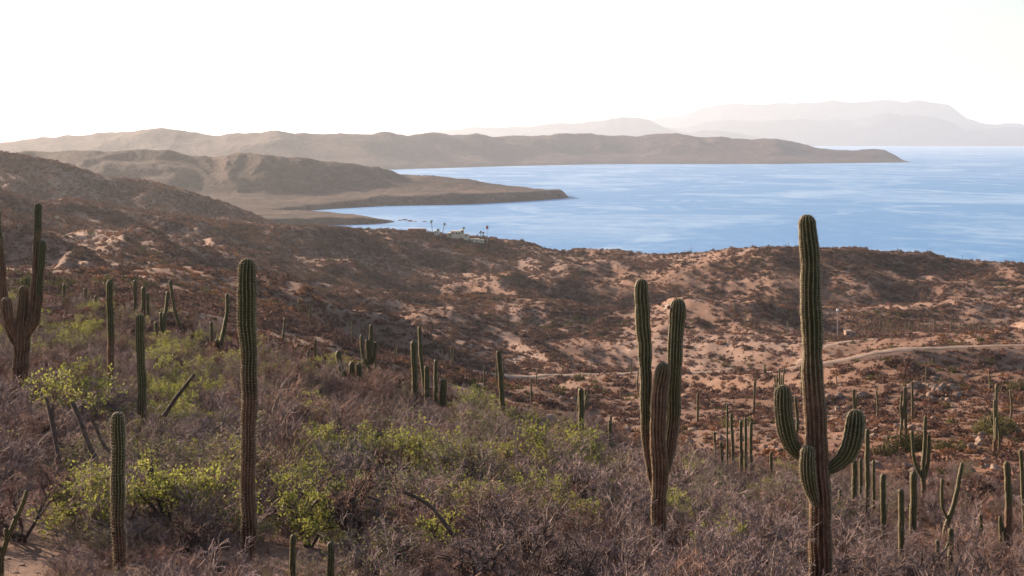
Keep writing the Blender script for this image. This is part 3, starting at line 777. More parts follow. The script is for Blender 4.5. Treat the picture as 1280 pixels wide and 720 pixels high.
# flower bud on the right-hand stem
import bmesh
def flower(root, px, py, D, oy):
    bm = bmesh.new()
    for k in range(9):
        a_ = k / 9 * 2 * math.pi
        v0 = bm.verts.new((math.cos(a_) * .02, math.sin(a_) * .02, 0)); v1 = bm.verts.new((math.cos(a_ + .3) * .055, math.sin(a_ + .3) * .055, .035))
        v2 = bm.verts.new((math.cos(a_) * .075, math.sin(a_) * .075, .06)); v3 = bm.verts.new((math.cos(a_ - .3) * .055, math.sin(a_ - .3) * .055, .035))
        bm.faces.new((v0, v1, v2, v3))
    me = bpy.data.meshes.new('flower'); bm.to_mesh(me); bm.free(); me.materials.append(M['flower'])
    p = P(px, py, D) - np.array(root.location)
    o = obj('flower', me, root, loc=(p[0], oy, p[2]))
    o.rotation_euler = (R(70), 0, R(-35)); o.scale = (1.25, 1.25, 1.25)
    bm = bmesh.new(); bmesh.ops.create_icosphere(bm, subdivisions=2, radius=0.034)
    for v in bm.verts: v.co.z *= 1.4
    me = bpy.data.meshes.new('fruit'); bm.to_mesh(me); bm.free(); me.materials.append(M['fruit'])
    f = obj('flower_centre', me, o)
flower(c2, 836, 384, 30, -0.06)
cactus('cardon_cactus', 24, [('trunk', [(311, 735, 20), (312, 700, 19), (311, 620, 18), (311, 560, 18), (311, 480, 19.5), (311, 445, 19.5), (310.5, 435, 22), (310, 400, 23), (309.5, 360, 23.5), (310, 323, 21.5)])],
 'single unbranched cardon column standing tallest among the grey thorn scrub', hero=True, brown=[(0.45, 0.85)])
cactus('cardon_cactus', 22, [('trunk', [(149, 735, 15), (149.5, 690, 15.5), (148, 620, 17.5), (147, 560, 18), (147, 530, 17.5), (147, 515, 16)])],
 'short dark cactus column rising from leafy green bushes, half hidden below', hero=True, brown=[(0.2, 0.6)])
cactus('cardon_cactus', 45, [
 ('trunk', [(27, 478, 19), (27, 440, 20), (26.5, 415, 22), (27, 395, 14), (28, 372, 12.5), (28, 357, 12)]),
 ('arm', [(22, 432, 11), (11, 408, 11.5), (6, 380, 11), (2, 345, 10), (-1, 300, 9), (-3, 262, 8.5)]),
 ('arm', [(24, 425, 9, -.1), (15, 402, 12, -.25), (12, 386, 13.5, -.25), (11, 370, 13, -.25)]),
 ('arm', [(31, 428, 11), (39, 402, 13), (42.5, 370, 12), (45, 340, 10.5), (46.5, 300, 9.5), (47, 275, 10), (47, 254, 9.5)]),
 ('arm', [(33, 422, 8, -.1), (45, 402, 10.5, -.15), (50, 375, 9.5, -.15), (52.5, 345, 7, -.15), (54.5, 328, 9, -.15), (55, 300, 8.5, -.15)])],
 'branching cardon cactus with five crowded upright arms above a thick trunk', brown=[(0.6, 1.4), (0.45, 1.0), (0.7, 1.4), (0.45, 1.0), (0.2, 0.8)], hero=False)

ST = lambda *a, **k: [('trunk', ln(*a, **k))]
SM = [  # single columns: x foot, y foot, y tip, width, depth, x tip
 (80, 402, 355, 4, 88, 80), (107, 405, 360, 4, 88, 106), (121, 402, 369, 4, 90, 120),
 (169, 405, 350, 5.5, 84, 169), (180, 410, 358, 6.2, 80, 179), (186, 420, 366, 3.6, 80, 185), (194, 432, 402, 5, 70, 195),
 (265, 440, 402, 4.4, 68, 264), (385, 482, 438, 5.2, 66, 386), (394, 450, 424, 3.2, 71, 394),
 (629, 512, 438, 6.6, 60, 623), (727, 552, 485, 7.2, 55, 726), (741, 565, 535, 6, 52, 740), (763, 552, 525, 5, 58, 762),
 (1050, 640, 612, 5, 48, 1050), (1226, 690, 642, 5.2, 42, 1226), (1252, 690, 645, 4.6, 42, 1250),
 (1104, 668, 592, 7.4, 40, 1104), (1092, 650, 575, 4.4, 50, 1092), (964, 592, 565, 4, 58, 964)]
SMG = 'slender green cactus posts scattered down the near slope'
for k_, (x0, y0, y1, w, D, x1) in enumerate(SM):
    cactus('cactus_post', D, ST(x0, y0, y1, w, x1), 'slender unbranched cactus post rising from the scrub of the near slope', group=SMG)
cactus('cactus_post', 48, ST(139, 482, 350, 8.8, 137), 'tall straight cactus column beside the branching cardon cactus', brown=[(0.3, 0.75)])
cactus('cactus_post', 40, ST(177, 490, 393, 11, 175), 'stout dark round-topped cactus post between pale green bushes')
cactus('forked_cactus', 70, [('trunk', [(204, 440, 6), (204.5, 415, 5.5), (207, 390, 5), (210, 364, 4.6)]), ('arm', [(205, 418, 3), (201.5, 408, 4), (201, 390, 3.8)])],
 'small forked cactus with one short side arm in the green scrub')
cactus('leaning_cactus', 74, [('trunk', [(228, 428, 5), (224, 405, 4.6), (217, 382, 4.4), (213, 350, 4)])], 'thin curved cactus stem leaning well over, beyond pale bushes')
cactus('forked_cactus', 66, [('trunk', [(274, 450, 6), (276, 432, 5.8), (281, 408, 5.4), (284, 385, 5), (284, 367, 5)]), ('arm', [(274, 442, 4), (271.5, 432, 4.6), (271, 424, 4.4)])],
 'curved cactus with a stub at its foot beside pale boulders')
cactus('candelabra_cactus', 62, [('trunk', [(437, 508, 9), (436.5, 492, 9), (431, 472, 8.5), (425, 455, 7.5), (423, 438, 7)]), ('arm', [(437, 496, 6), (440, 480, 8), (440, 465, 8), (440, 452, 7.6)]), ('arm', [(438, 498, 6), (446, 484, 7), (449, 468, 7), (449, 454, 6.6)])],
 'low cactus of three stout stems, one of them spreading widest')
cactus('candelabra_cactus', 68, [('trunk', [(462, 492, 5.5), (462, 462, 5.8), (463.5, 435, 5.4), (464, 405, 4.8)]), ('arm', [(461, 460, 3.5), (454, 447, 4.4), (452, 430, 4.2), (452, 418, 4)]), ('arm', [(462, 458, 3), (459.5, 445, 4), (459, 424, 3.8)]), ('arm', [(463, 460, 3.5), (468, 446, 5), (470, 427, 4.8)])],
 'small candelabra cactus with four upright arms on a clear single trunk')
GG = 'cluster of upright cactus posts on the brow of the slope'
cactus('cactus_post', 60, ST(519, 516, 426, 8, 517), 'stout post of the brow cluster, standing beside its tallest thin one', group=GG)
cactus('cactus_post', 61, [('trunk', [(532, 516, 6.5), (530, 480, 6), (526, 440, 5.4), (524, 408, 4.6)])], 'tallest thin post of the brow cluster, leaning slightly', group=GG)
cactus('cactus_post', 59, ST(534, 520, 457, 6.8, 533), 'short post pressed close to the tallest thin one of the brow cluster', group=GG)
cactus('cactus_post', 61, ST(544, 520, 449, 5.2, 545), 'thin post of the brow cluster next to its short fat stump', group=GG)
cactus('cactus_post', 59, ST(553, 520, 473, 9, 554), 'short fat cactus stump at the end of the brow cluster', group=GG)
cactus('cactus_post', 48, ST(1068, 655, 575, 7.2, 1068), 'olive cactus post beside the tallest dark one behind the armed cardon')
cactus('cactus_post', 50, ST(1076, 640, 573, 5, 1076), 'thin brown post squeezed between two thicker ones behind the armed cardon')
cactus('cactus_post', 49, ST(1084, 652, 536, 6.4, 1084), 'tallest dark post in the group behind the armed cardon')
cactus('candelabra_cactus', 110, [('trunk', [(1126, 542, 3.4), (1127.5, 525, 3.6), (1130, 505, 3), (1130.5, 484, 2.4)]), ('arm', [(1127, 524, 2.2), (1126, 512, 3), (1127, 492, 2.6)]), ('arm', [(1129, 524, 2.2), (1132, 514, 2.8), (1133.5, 496, 2.4)])],
 'little three-pronged cactus on the rocky flat above a yellow-green bush')
cactus('candelabra_cactus', 62, [('trunk', [(1155, 640, 6), (1154, 605, 6.2), (1154.5, 580, 6), (1156, 550, 5), (1157, 520, 4.6)]), ('arm', [(1154, 600, 4), (1146, 584, 4.8), (1141.5, 565, 4.6), (1140, 538, 4.4)]), ('arm', [(1156, 598, 4), (1160, 578, 5), (1161.5, 560, 4.8), (1161.5, 543, 4.6)])],
 'trident-shaped cactus with three dark prongs on the orange slope')
cactus('cactus_post', 42, ST(1141, 672, 589, 9, 1142), 'thick round-topped cactus post before the trident-shaped one')
cactus('cactus_post', 32, ST(1128, 735, 611, 8, 1126), 'tall pointed cactus post growing out of grey thorn twigs')
cactus('forked_cactus', 42, [('trunk', [(1178, 690, 7), (1182, 662, 7), (1190, 638, 6.4), (1197, 610, 5.8), (1203, 578, 5)]), ('arm', [(1184, 648, 4), (1178.5, 634, 4.6), (1177, 615, 4.4), (1178, 598, 4)])],
 'slanting forked cactus with one thin arm above pale sand')
cactus('cactus_post', 32, ST(1188, 740, 660, 7.4, 1188.5), 'green cactus post beside a low Y-shaped one in thorn scrub')
cactus('forked_cactus', 31, [('trunk', [(1167, 742, 7), (1169, 715, 6.4), (1171.5, 695, 6), (1172, 674, 5.6)]), ('arm', [(1169, 708, 3.4), (1175, 697, 3.6), (1181, 688, 3.2), (1186, 678, 2.8)])],
 'low Y-shaped cactus with one thin crooked arm')
cactus('cactus_post', 42, ST(1262, 700, 577, 9, 1259), 'tall brown-footed cactus post on the edge of the orange slope', brown=[(0.35, 0.75)])
cactus('leaning_cactus', 42, [('trunk', [(1255, 695, 4.4), (1256, 668, 4.6), (1252, 655, 4.4), (1251, 646, 4)])], 'small bent cactus at the foot of a tall brown-footed one')
cactus('cactus_post', 48, ST(1281, 665, 562, 5, 1276), 'thin leaning cactus post beyond the tall brown-footed one')
G3 = 'clustered dark cactus stems below the three-stemmed cardon'
for x0, y0, y1, w, D, x1 in [(909, 612, 505, 2.6, 66, 909), (918, 610, 517, 4.4, 64, 914), (927, 615, 525, 4.4, 60, 926), (932, 612, 522, 4, 62, 932), (938, 615, 527, 4.4, 60, 939), (897, 605, 540, 3.6, 62, 893), (905, 600, 552, 4, 60, 901)]:
    cactus('cactus_post', D, ST(x0, y0, y1, w, x1), 'one of the close dark stems below the three-stemmed cardon', group=G3)
cactus('cactus_post', 20.5, ST(414, 735, 677, 10, 414), 'short plump pale green cactus sprout on bare ground')
cactus('cactus_post', 21.5, ST(366, 730, 668, 7.5, 366), 'short thin cactus sprout under dry branches')
cactus('pitaya_cactus', 20.5, [('trunk', [(2, 700, 7), (10, 672, 7), (20, 648, 6.5), (29, 630, 6), (34, 612, 5)]), ('arm', [(5, 690, 5), (8, 672, 5.4), (7, 660, 5)]), ('arm', [(12, 668, 4.4), (19, 654, 5), (18, 643, 4.6)]), ('arm', [(4, 692, 5), (-8, 676, 6), (-12, 655, 5.6)])],
 'low sprawling many-armed cactus on bare sand', brown=[(0, .1)] * 4)

# far cactus posts over the valley and the pan
far_proto = []
for k_ in range(5):
    rgk = np.random.default_rng(90 + k_)
    h = 1.0
    arms = []
    me, _ = column_mesh('trunk', [(0, 0, -0.06), (rgk.normal() * .02, 0, 0.5), (rgk.normal() * .03, 0, 1.0)], [0.034, 0.034, 0.03], 8, 2, seed=90 + k_, step=0.12)
    arms.append(('trunk', me))
    for q in range([0, 0, 2, 1, 3][k_]):
        s_ = (-1) ** q; zb = rgk.uniform(.3, .5)
        me, _ = column_mesh('arm', [(0, 0, zb - .06), (s_ * .08, rgk.normal() * .03, zb), (s_ * .1, rgk.normal() * .03, zb + .15), (s_ * .1, rgk.normal() * .03, rgk.uniform(.65, .9))], [.02, .026, .026, .022], 8, 2, seed=190 + k_ * 5 + q, step=0.1)
        arms.append(('arm', me))
    far_proto.append(arms)
def far_cactus(px, D, h, k, label, group):
    x = (px - 640) / F * D
    o = obj('far_cactus', None, loc=(x, D, float(gz(x, D))), rz=random.uniform(0, 6.28), sc=h)
    for pn, me in far_proto[k]: obj(pn, me, o)
    form = ['unbranched', 'straight', 'two-armed', 'forked', 'many-armed'][k]
    tag(o, f"{'short' if h < 3 else 'mid-sized' if h < 3.8 else 'tall'} {form} {label}", 'cactus', group)
rf = np.random.default_rng(21)
fk = [('dark cactus on the gullied ground between near slope and road', 'far cactus posts below the dirt road'),
      ('cactus crowding the level pan beyond the dirt road', 'far cactus posts on the level pan'),
      ('cactus on the scrubby hills beyond the valley', 'far cactus posts on the hills')]
n_ = 0
while n_ < 78:
    px = rf.uniform(560, 1300) if rf.random() < 0.75 else rf.uniform(340, 640); D = rf.uniform(105, 330)
    if px < 640 and D < 150: continue
    far_cactus(px, D, rf.uniform(2.4, 4.6), rf.choice([0, 1, 0, 1, 2, 3, 4]), *fk[0]); n_ += 1
for _ in range(95): far_cactus(rf.uniform(1065, 1330) if rf.random() < .85 else rf.uniform(900, 1060), rf.uniform(455, 530), rf.uniform(2.2, 4.4), rf.choice([0, 1, 0, 1, 3]), *fk[1])
for _ in range(70): far_cactus(rf.uniform(60, 1290), rf.uniform(560, 930), rf.uniform(2.6, 4.6), rf.choice([0, 1, 0, 1, 2]), *fk[2])

# ------------------------------------------------------------------ shrubs of the near slope
tw = [shrub_meshes(300 + k, H=1.35, W=1.15, n0=12, n1=8, n2=6, n3=2, r0=0.023, rt=0.0055, twig='twig' if k % 3 else 'twig_red', up=0.22) for k in range(6)]
gl = [shrub_meshes(400 + k, H=1.35, W=0.9, n0=13, n1=7, n2=5, r0=0.014, rt=0.0045, leafn=5, leafm='leaf', leafs=0.036, dens=0.06, up=0.3) for k in range(4)]
dl = [shrub_meshes(450 + k, H=1.2, W=1.05, n0=14, n1=7, n2=6, r0=0.013, rt=0.0045, leafn=2, leafm='leaf_dull', leafs=0.032, dens=0.05, up=0.25) for k in range(3)]

def img(x, y, z): return 640 + F * x / y, HY + F * (CZ - z) / y
rs = np.random.default_rng(5)
cand = []
CLEAR += [((a_ - 640) / F * d_, d_, w_, 5.0) for a_, d_, w_ in [(440, 27, .8), (545, 26, .5), (385, 26, .5), (215, 27, .8), (600, 22.5, .7), (700, 22, .7), (20, 24, .6)]]
# Poisson-like spread: spacing in metres
cell = {}
def free(x, y, r):
    cx, cy_ = int(math.floor(x / 1.5)), int(math.floor(y / 1.5))
    for i in (-1, 0, 1):
        for j in (-1, 0, 1):
            for (a, b, rr) in cell.get((cx + i, cy_ + j), ()):
                if (a - x) ** 2 + (b - y) ** 2 < (0.5 * (r + rr)) ** 2: return False
    cell.setdefault((cx, cy_), []).append((x, y, r)); return True
GREEN = [(60, 420, 90, 40), (110, 410, 60, 40), (215, 560, 120, 70), (250, 600, 80, 60), (205, 440, 60, 40), (380, 590, 40, 70), (540, 570, 70, 50), (600, 530, 70, 40), (690, 590, 90, 40), (560, 620, 50, 40), (960, 600, 50, 25), (110, 590, 60, 50), (20, 400, 40, 40), (870, 640, 40, 40), (440, 620, 70, 40), (240, 480, 90, 40), (330, 460, 50, 30)]
BARE = [(440, 668, 26, 14), (545, 668, 20, 10), (25, 650, 60, 60), (10, 705, 80, 40), (375, 700, 60, 26), (785, 692, 30, 12), (330, 690, 20, 30), (590, 712, 20, 10)]
for _ in range(14000):
    y = 15 + 78 * rs.random() ** 0.85; x = rs.uniform(-0.5, 0.5) * y
    z = float(gz(x, y)); px, py = img(x, y, z)
    if py > 760 and rs.random() < 0.4: continue
    # the orange slope on the right is open ground
    open_r = np.clip((px - 980) / 150, 0, 1) * np.clip((y - (46 - (px - 1000) / 15)) / 8, 0, 1)
    if rs.random() < open_r * 0.9: continue
    bare = max([math.exp(-((px - a) / w) ** 2 - ((py - b) / h) ** 2) for a, b, w, h in BARE])
    if rs.random() < bare * 1.25 or bare > 0.4: continue
    s = rs.choice([rs.uniform(0.45, 0.8), rs.uniform(0.75, 1.15), rs.uniform(1.1, 1.55)], p=[.35, .45, .2])
    if y < 21: s *= 0.7
    if y < 32: s = min(s, 1.05)
    if y > 46: s = min(s, 1.0)
    if y > 60: s *= 0.8
    if px < 120 and y < 20.5: continue
    if any(abs(x - cx) < w_ and -d_ < y - cy2 < 0.25 for cx, cy2, w_, d_ in CLEAR): s = min(s, 0.38)
    if any(abs(x - cx) < 0.42 and -d_ < y - cy2 < 0.2 for cx, cy2, w_, d_ in CLEAR if w_ > 0.9): continue
    if not free(x, y, s * 1.25): continue
    g = max([math.exp(-((px - a) / w) ** 2 - ((py - 12 - b) / h) ** 2) for a, b, w, h in GREEN])
    if y > 42: g *= 0.5
    r_ = rs.random()
    kind = 'g' if r_ < g * 0.58 else ('d' if r_ < g * 0.58 + 0.12 + 0.25 * g else 't')
    cand.append((s / y, x, y, z, s, kind, px, py))
cand.sort(reverse=True)
inview = lambda c: -60 < c[6] < 1340 and c[7] < 790
KIND = {'t': ('bare_shrub', tw, 'leafless grey thorn shrub', 'leafless thorn shrubs of the near slope'),
        'g': ('leafy_shrub', gl, 'yellow-green leafy shrub', 'yellow-green leafy shrubs of the near slope'),
        'd': ('olive_shrub', dl, 'olive-leaved shrub', 'olive shrubs of the near slope')}
MARKS = [(1024, 26, 'the armed cardon'), (824, 30, 'the three-stemmed cardon'), (311, 24, 'the single cardon column'), (149, 22, 'the short dark cactus column'), (27, 45, 'the branching cardon cactus'),
         (530, 60, 'the brow cluster of cactus posts'), (437, 62, 'the low cactus of three stout stems'), (440, 27, 'the low dark-trunked tree'), (600, 22.5, 'the sprawling dead tree'), (1155, 62, 'the trident-shaped cactus'),
         (1182, 42, 'the slanting forked cactus'), (1262, 42, 'the tall brown-footed cactus'), (177, 40, 'the stout dark cactus post'), (274, 66, 'the curved cactus by the boulders'), (727, 55, 'the post beyond the leafy brow'), (1128, 32, 'the tall pointed cactus post'), (228, 74, 'the thin leaning cactus'), (204, 70, 'the small forked cactus'), (139, 48, 'the tall straight cactus column'), (462, 68, 'the small candelabra cactus'), (180, 84, 'the far brow posts'), (352, 84, 'the dark bluish-brown bush'), (215, 27, 'the broad green leafy tree'), (243, 33, 'the slanting dead stem'), (600, 40, 'the central thicket'), (720, 36, 'the leafy brow thorn tree'), (1070, 49, 'the posts behind the armed cardon'), (925, 61, 'the close dark stems')]
MARKS = [((a_ - 640) / F * d_, d_, t_) for a_, d_, t_ in MARKS]
def near_label(lab, x, y, s):
    d2, tx, ty, t_ = min(((mx - x) ** 2 + (my - y) ** 2, mx, my, t_) for mx, my, t_ in MARKS)
    d_ = math.sqrt(d2)
    where = 'at the foot of' if d_ < 1.6 else 'near' if d_ < 4 else 'far from'
    size = 'low' if s < 0.72 else 'middling' if s < 0.95 else 'tall'
    side = 'seaward' if y > ty else 'uphill'
    return f'{size} {lab} {where} {t_}' + (f', {side}' if d_ >= 1.6 else '')
left = {'t': [], 'g': [], 'd': []}; cnt = {'t': 0, 'g': 0, 'd': 0}
for c in cand:
    k = c[5]
    nm, protos, lab, grp = KIND[k]
    if inview(c) and cnt[k] < 298:
        cnt[k] += 1
        vi = int(rs.integers(len(protos)))
        o = obj(nm, None, loc=(c[1], c[2], c[3] - 0.03), rz=rs.uniform(0, 6.28), sc=(c[4] * rs.uniform(.9, 1.2), c[4] * rs.uniform(.9, 1.2), c[4] * rs.uniform(.75, 1.15)))
        o.rotation_euler.x = rs.normal() * 0.08; o.rotation_euler.y = rs.normal() * 0.08
        tag(o, near_label(lab, c[1], c[2], c[4]), 'shrub', grp)
        for pn, me in protos[vi]: obj(pn, me, o)
    else: left[k].append(c)
print('SHRUBS', cnt, {k: len(v) for k, v in left.items()})
for k, cs in left.items():
    protos = KIND[k][1]
    if not cs: continue
    vi = rs.integers(0, 2, len(cs))
    for q in range(2):
        sel = [c for c, v in zip(cs, vi) if v == q]
        if not sel: continue
        pts = np.array([(c[1], c[2], c[3] - 0.03) for c in sel]); s = np.array([c[4] for c in sel])
        cover(KIND[k][0].split('_')[0] + '_thicket', joined('thicket_plant', protos[q]), pts, rs.uniform(0, 6.28, len(sel)), np.stack([s, s, s * rs.uniform(.75, 1.1, len(s))], 1),
              {'t': 'grey leafless thicket on the brow of the near slope', 'g': 'green leafy thicket on the brow of the near slope', 'd': 'olive leafy thicket on the brow of the near slope'}[k], 'thicket')

# dry grass, twiggy litter and low sticks between the shrubs
def spread(n, y0, y1, pw=1.0, uu=0.5):
    y = y0 + (y1 - y0) * rs.random(n) ** pw; x = rs.uniform(-uu, uu, n) * y
    return x, y
x, y = spread(9000, 15, 75, 1.1); z = gz(x, y)
px = 640 + F * x / y; py = HY + F * (CZ - z) / y
keep_ = np.ones(len(x), bool)
for a, b, w, h in BARE[2:5]: keep_ &= rs.random(len(x)) > 1.3 * np.exp(-((px - a) / w) ** 2 - ((py - b) / h) ** 2)
x, y, z = x[keep_], y[keep_], z[keep_]
for q, (mt, sel) in enumerate([('grass', slice(0, None, 3)), ('twig', slice(1, None, 3)), ('twig_red', slice(2, None, 3))]):
    xs, ys, zs = x[sel], y[sel], z[sel]; s = rs.uniform(0.5, 1.5, len(xs))
    cover(['dry_grass', 'dead_sticks', 'dead_sticks'][q], tuft_mesh('tuft', 60 + q, 24, M[mt], 0.34, 0.0045), np.stack([xs, ys, zs], 1), rs.uniform(0, 6.28, len(xs)), np.stack([s, s, s * .9], 1),
          ['straw-coloured dry grass tufts between the shrubs', 'grey dead sticks littering the ground under the shrubs', 'brown dead sticks littering the ground under the shrubs'][q], ['grass', 'sticks', 'sticks'][q])

# ------------------------------------------------------------------ scrub over the far slopes
def far_scrub(n, y0, y1, pw):
    y = y0 + (y1 - y0) * rs.random(n) ** pw; x = rs.uniform(-0.46, 0.46, n) * y
    return x, y
GU = gully_g
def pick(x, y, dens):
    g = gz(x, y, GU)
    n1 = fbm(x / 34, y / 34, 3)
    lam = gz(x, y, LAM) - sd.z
    p = np.clip(0.40 + 0.22 * (y < 340) - 0.40 * g + 0.42 * n1 - 1.5 * lam, 0.12, 0.72) * dens  # dark scrub set thicker on slopes turned from the sun, adding to their shade
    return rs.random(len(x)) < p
def off_road(x, y, r=3.2):
    ok = np.ones(len(x), bool)
    m = (y > 270) & (y < 450)
    idx = np.where(m)[0]
    for s in range(0, len(idx), 4000):
        k = idx[s:s + 4000]
        d = ((x[k, None] - ROADP[None, :, 0]) ** 2 + (y[k, None] - ROADP[None, :, 1]) ** 2).min(1)
        ok[k] = d > r * r
    return ok
cl_b = [clump_mesh('scrub_plant', 700 + k, 110, M['scrub_brown'], 0.17) for k in range(3)]
cl_r = [clump_mesh('scrub_plant', 720 + k, 90, M['scrub_rust'], 0.17, 0.6) for k in range(2)]
cl_g = [clump_mesh('scrub_plant', 740 + k, 110, M['scrub_green'], 0.16) for k in range(2)]
NEARS = far_scrub(34000, 62, 260, 0.9); FARS = far_scrub(300000, 200, 1130, 0.7)
x = np.concatenate([NEARS[0], FARS[0]]); y = np.concatenate([NEARS[1], FARS[1]])
dens = np.where(y < 240, 0.8, 1.0)
ok = pick(x, y, dens) & off_road(x, y)
x, y = x[ok], y[ok]; z = gz(x, y)
ok = z > 2; x, y, z = x[ok], y[ok], z[ok]
hue = fbm(x / 60 + 5, y / 60, 3) + rs.normal(0, 0.35, len(x)); hg = fbm(x / 45 + 50, y / 45 + 9, 2) + rs.normal(0, 0.3, len(x))
kind = np.where(hg > 0.85, 2, np.where(hue > 0.28, 1, 0))
print('SCRUB', len(x), np.bincount(kind))
for kd, protos, nm, lab in [(0, cl_b, 'brown_scrub', 'low brown desert scrub dotting the far slopes'), (1, cl_r, 'rusty_scrub', 'low rust-coloured dry scrub dotting the far slopes'), (2, cl_g, 'green_scrub', 'low olive-green scrub dotting the far slopes')]:
    idx = np.where(kind == kd)[0]; vi = rs.integers(0, len(protos), len(idx))
    for q in range(len(protos)):
        k = idx[vi == q]
        s = rs.gamma(5, 0.17, len(k)).clip(0.3, 2.0) * (0.8 + 0.45 * np.clip((y[k] - 200) / 600, 0, 1)) * (0.8 if kd == 1 else 1)
        s = s * np.where(y[k] < 200, 0.75, 1.0)
        cover(nm, protos[q], np.stack([x[k], y[k], z[k] - 0.05], 1), rs.uniform(0, 6.28, len(k)), np.stack([s, s, s * rs.uniform(.8, 1.4, len(k))], 1), lab, 'scrub')

x, y = far_scrub(220000, 58, 900, 0.8)
ok = (rs.random(len(x)) < np.clip(0.55 + 0.6 * fbm(x / 15, y / 15, 3) - 0.2 * np.clip((y - 250) / 200, 0, 1) - 0.8 * (gz(x, y, LAM) - sd.z), 0.1, 1)) & off_road(x, y, 2.3); x, y = x[ok], y[ok]; z = gz(x, y)  # undergrowth likewise thicker on slopes turned from the sun
vi = rs.integers(0, 4, len(x))
for q, (me_, nm, lab) in enumerate([(cl_b[0], 'brown_undergrowth', 'knee-high brown undergrowth on the valley slopes'), (cl_r[0], 'rusty_undergrowth', 'knee-high rusty undergrowth on the valley slopes'), (cl_b[1], 'brown_undergrowth', 'knee-high brown undergrowth on the valley slopes'), (cl_g[0], 'green_undergrowth', 'sparse low olive undergrowth on the valley slopes')]):
    k = np.where(vi == q)[0]
    if q == 3: k = k[::3]
    s = rs.gamma(4, 0.075, len(k)).clip(0.12, 0.7) * (1 + np.clip((y[k] - 300) / 600, 0, 1) * .7)
    cover(nm, me_, np.stack([x[k], y[k], z[k] - 0.03], 1), rs.uniform(0, 6.28, len(k)), np.stack([s, s, s * rs.uniform(.7, 1.4, len(k))], 1), lab, 'undergrowth')

# ------------------------------------------------------------------ boulders
rk = [rock_mesh(40 + k) for k in range(6)]
def boulder(px, D, r, label, group, sq=1.0):
    xx = (px - 640) / F * D
    o = obj('boulder', rk[int(rs.integers(6))], loc=(xx, D, float(gz(xx, D)) + r * 0.15), rz=rs.uniform(0, 6.28), sc=(r * rs.uniform(.8, 1.25), r * rs.uniform(.8, 1.2), r * sq * rs.uniform(.7, 1.1)))
    o.rotation_euler.x = rs.normal() * .3; o.rotation_euler.y = rs.normal() * .3
    if 'orange' in group or 'rusty' in group:
        label += ' near ' + min(((mx - xx) ** 2 + (my - D) ** 2, t_) for mx, my, t_ in MARKS)[1]
    tag(o, f"{'big' if r > .8 else 'middling' if r > .4 else 'small'} {label}", 'boulder', group)
def Dat(px, py, d0=60.0, d1=1000.0):
    """depth where the ground shows at a picture position (first hit)"""
    ds = np.exp(np.linspace(math.log(d0), math.log(d1), 1200)); xx = (px - 640) / F * ds
    r = HY + F * (CZ - gz(xx, ds)) / ds
    h = np.where(r <= py)[0]
    return float(ds[h[0]]) if len(h) else d1
for k in range(46):
    px, py = rs.normal(1168, 16), rs.normal(486, 8); D = Dat(px, py)
    boulder(px, D, rs.uniform(.25, .85), 'pale angular boulder in the rock pile below the road ridge', 'boulders of the rock pile below the road ridge')
for k in range(34):
    px, py = rs.uniform(985, 1085), rs.normal(508, 9); D = Dat(px, py)
    boulder(px, D, rs.uniform(.25, .8), 'pale boulder on the broken ground behind the armed cardon', 'boulders behind the armed cardon')
for k in range(70):
    px, py = rs.uniform(1060, 1290), rs.uniform(520, 665); D = Dat(px, py, 45)
    boulder(px, D, rs.uniform(.18, .62), 'sunlit boulder on the orange slope', 'boulders on the orange slope')
for k in range(60):
    px, py = rs.uniform(640, 1000), rs.uniform(490, 590); D = Dat(px, py, 62)
    boulder(px, D, rs.uniform(.2, .75), 'pale boulder on the rusty ground', 'boulders on the rusty ground')
for px, py, r in [(254, 420, .75), (262, 432, .5), (279, 418, .45), (256, 436, .4), (270, 434, .35)]:
    boulder(px, 67.5, r, 'pale pinkish boulder beside a curved cactus on the brow', 'boulders on the brow')
for px, D, r in [(262, 36, .34), (256, 37, .25)]:
    boulder(px, D, r, 'white stone lying in pale green scrub', 'white stones in the scrub', 0.6)
# gravel on bare ground
x, y = spread(5000, 15, 32, 1.2, 0.45); z = gz(x, y); s = rs.gamma(2, .012, len(x)).clip(.008, .08)
cover('gravel', rock_mesh(77, 1), np.stack([x, y, z], 1), rs.uniform(0, 6.28, len(x)), np.stack([s, s, s * .8], 1), 'pale gravel strewn over the bare sandy ground', 'gravel')
x, y = far_scrub(9000, 60, 330, 1.0); z = gz(x, y); s = rs.gamma(2, .09, len(x)).clip(.06, .7); ok = off_road(x, y) & ((x / y > 0.02) | (rs.random(len(x)) < .3)); 
cover('rubble', rock_mesh(78, 1), np.stack([x, y, z], 1)[ok], rs.uniform(0, 6.28, ok.sum()), np.stack([s, s, s * .8], 1)[ok], 'pale rubble strewn over the valley slopes', 'rubble')

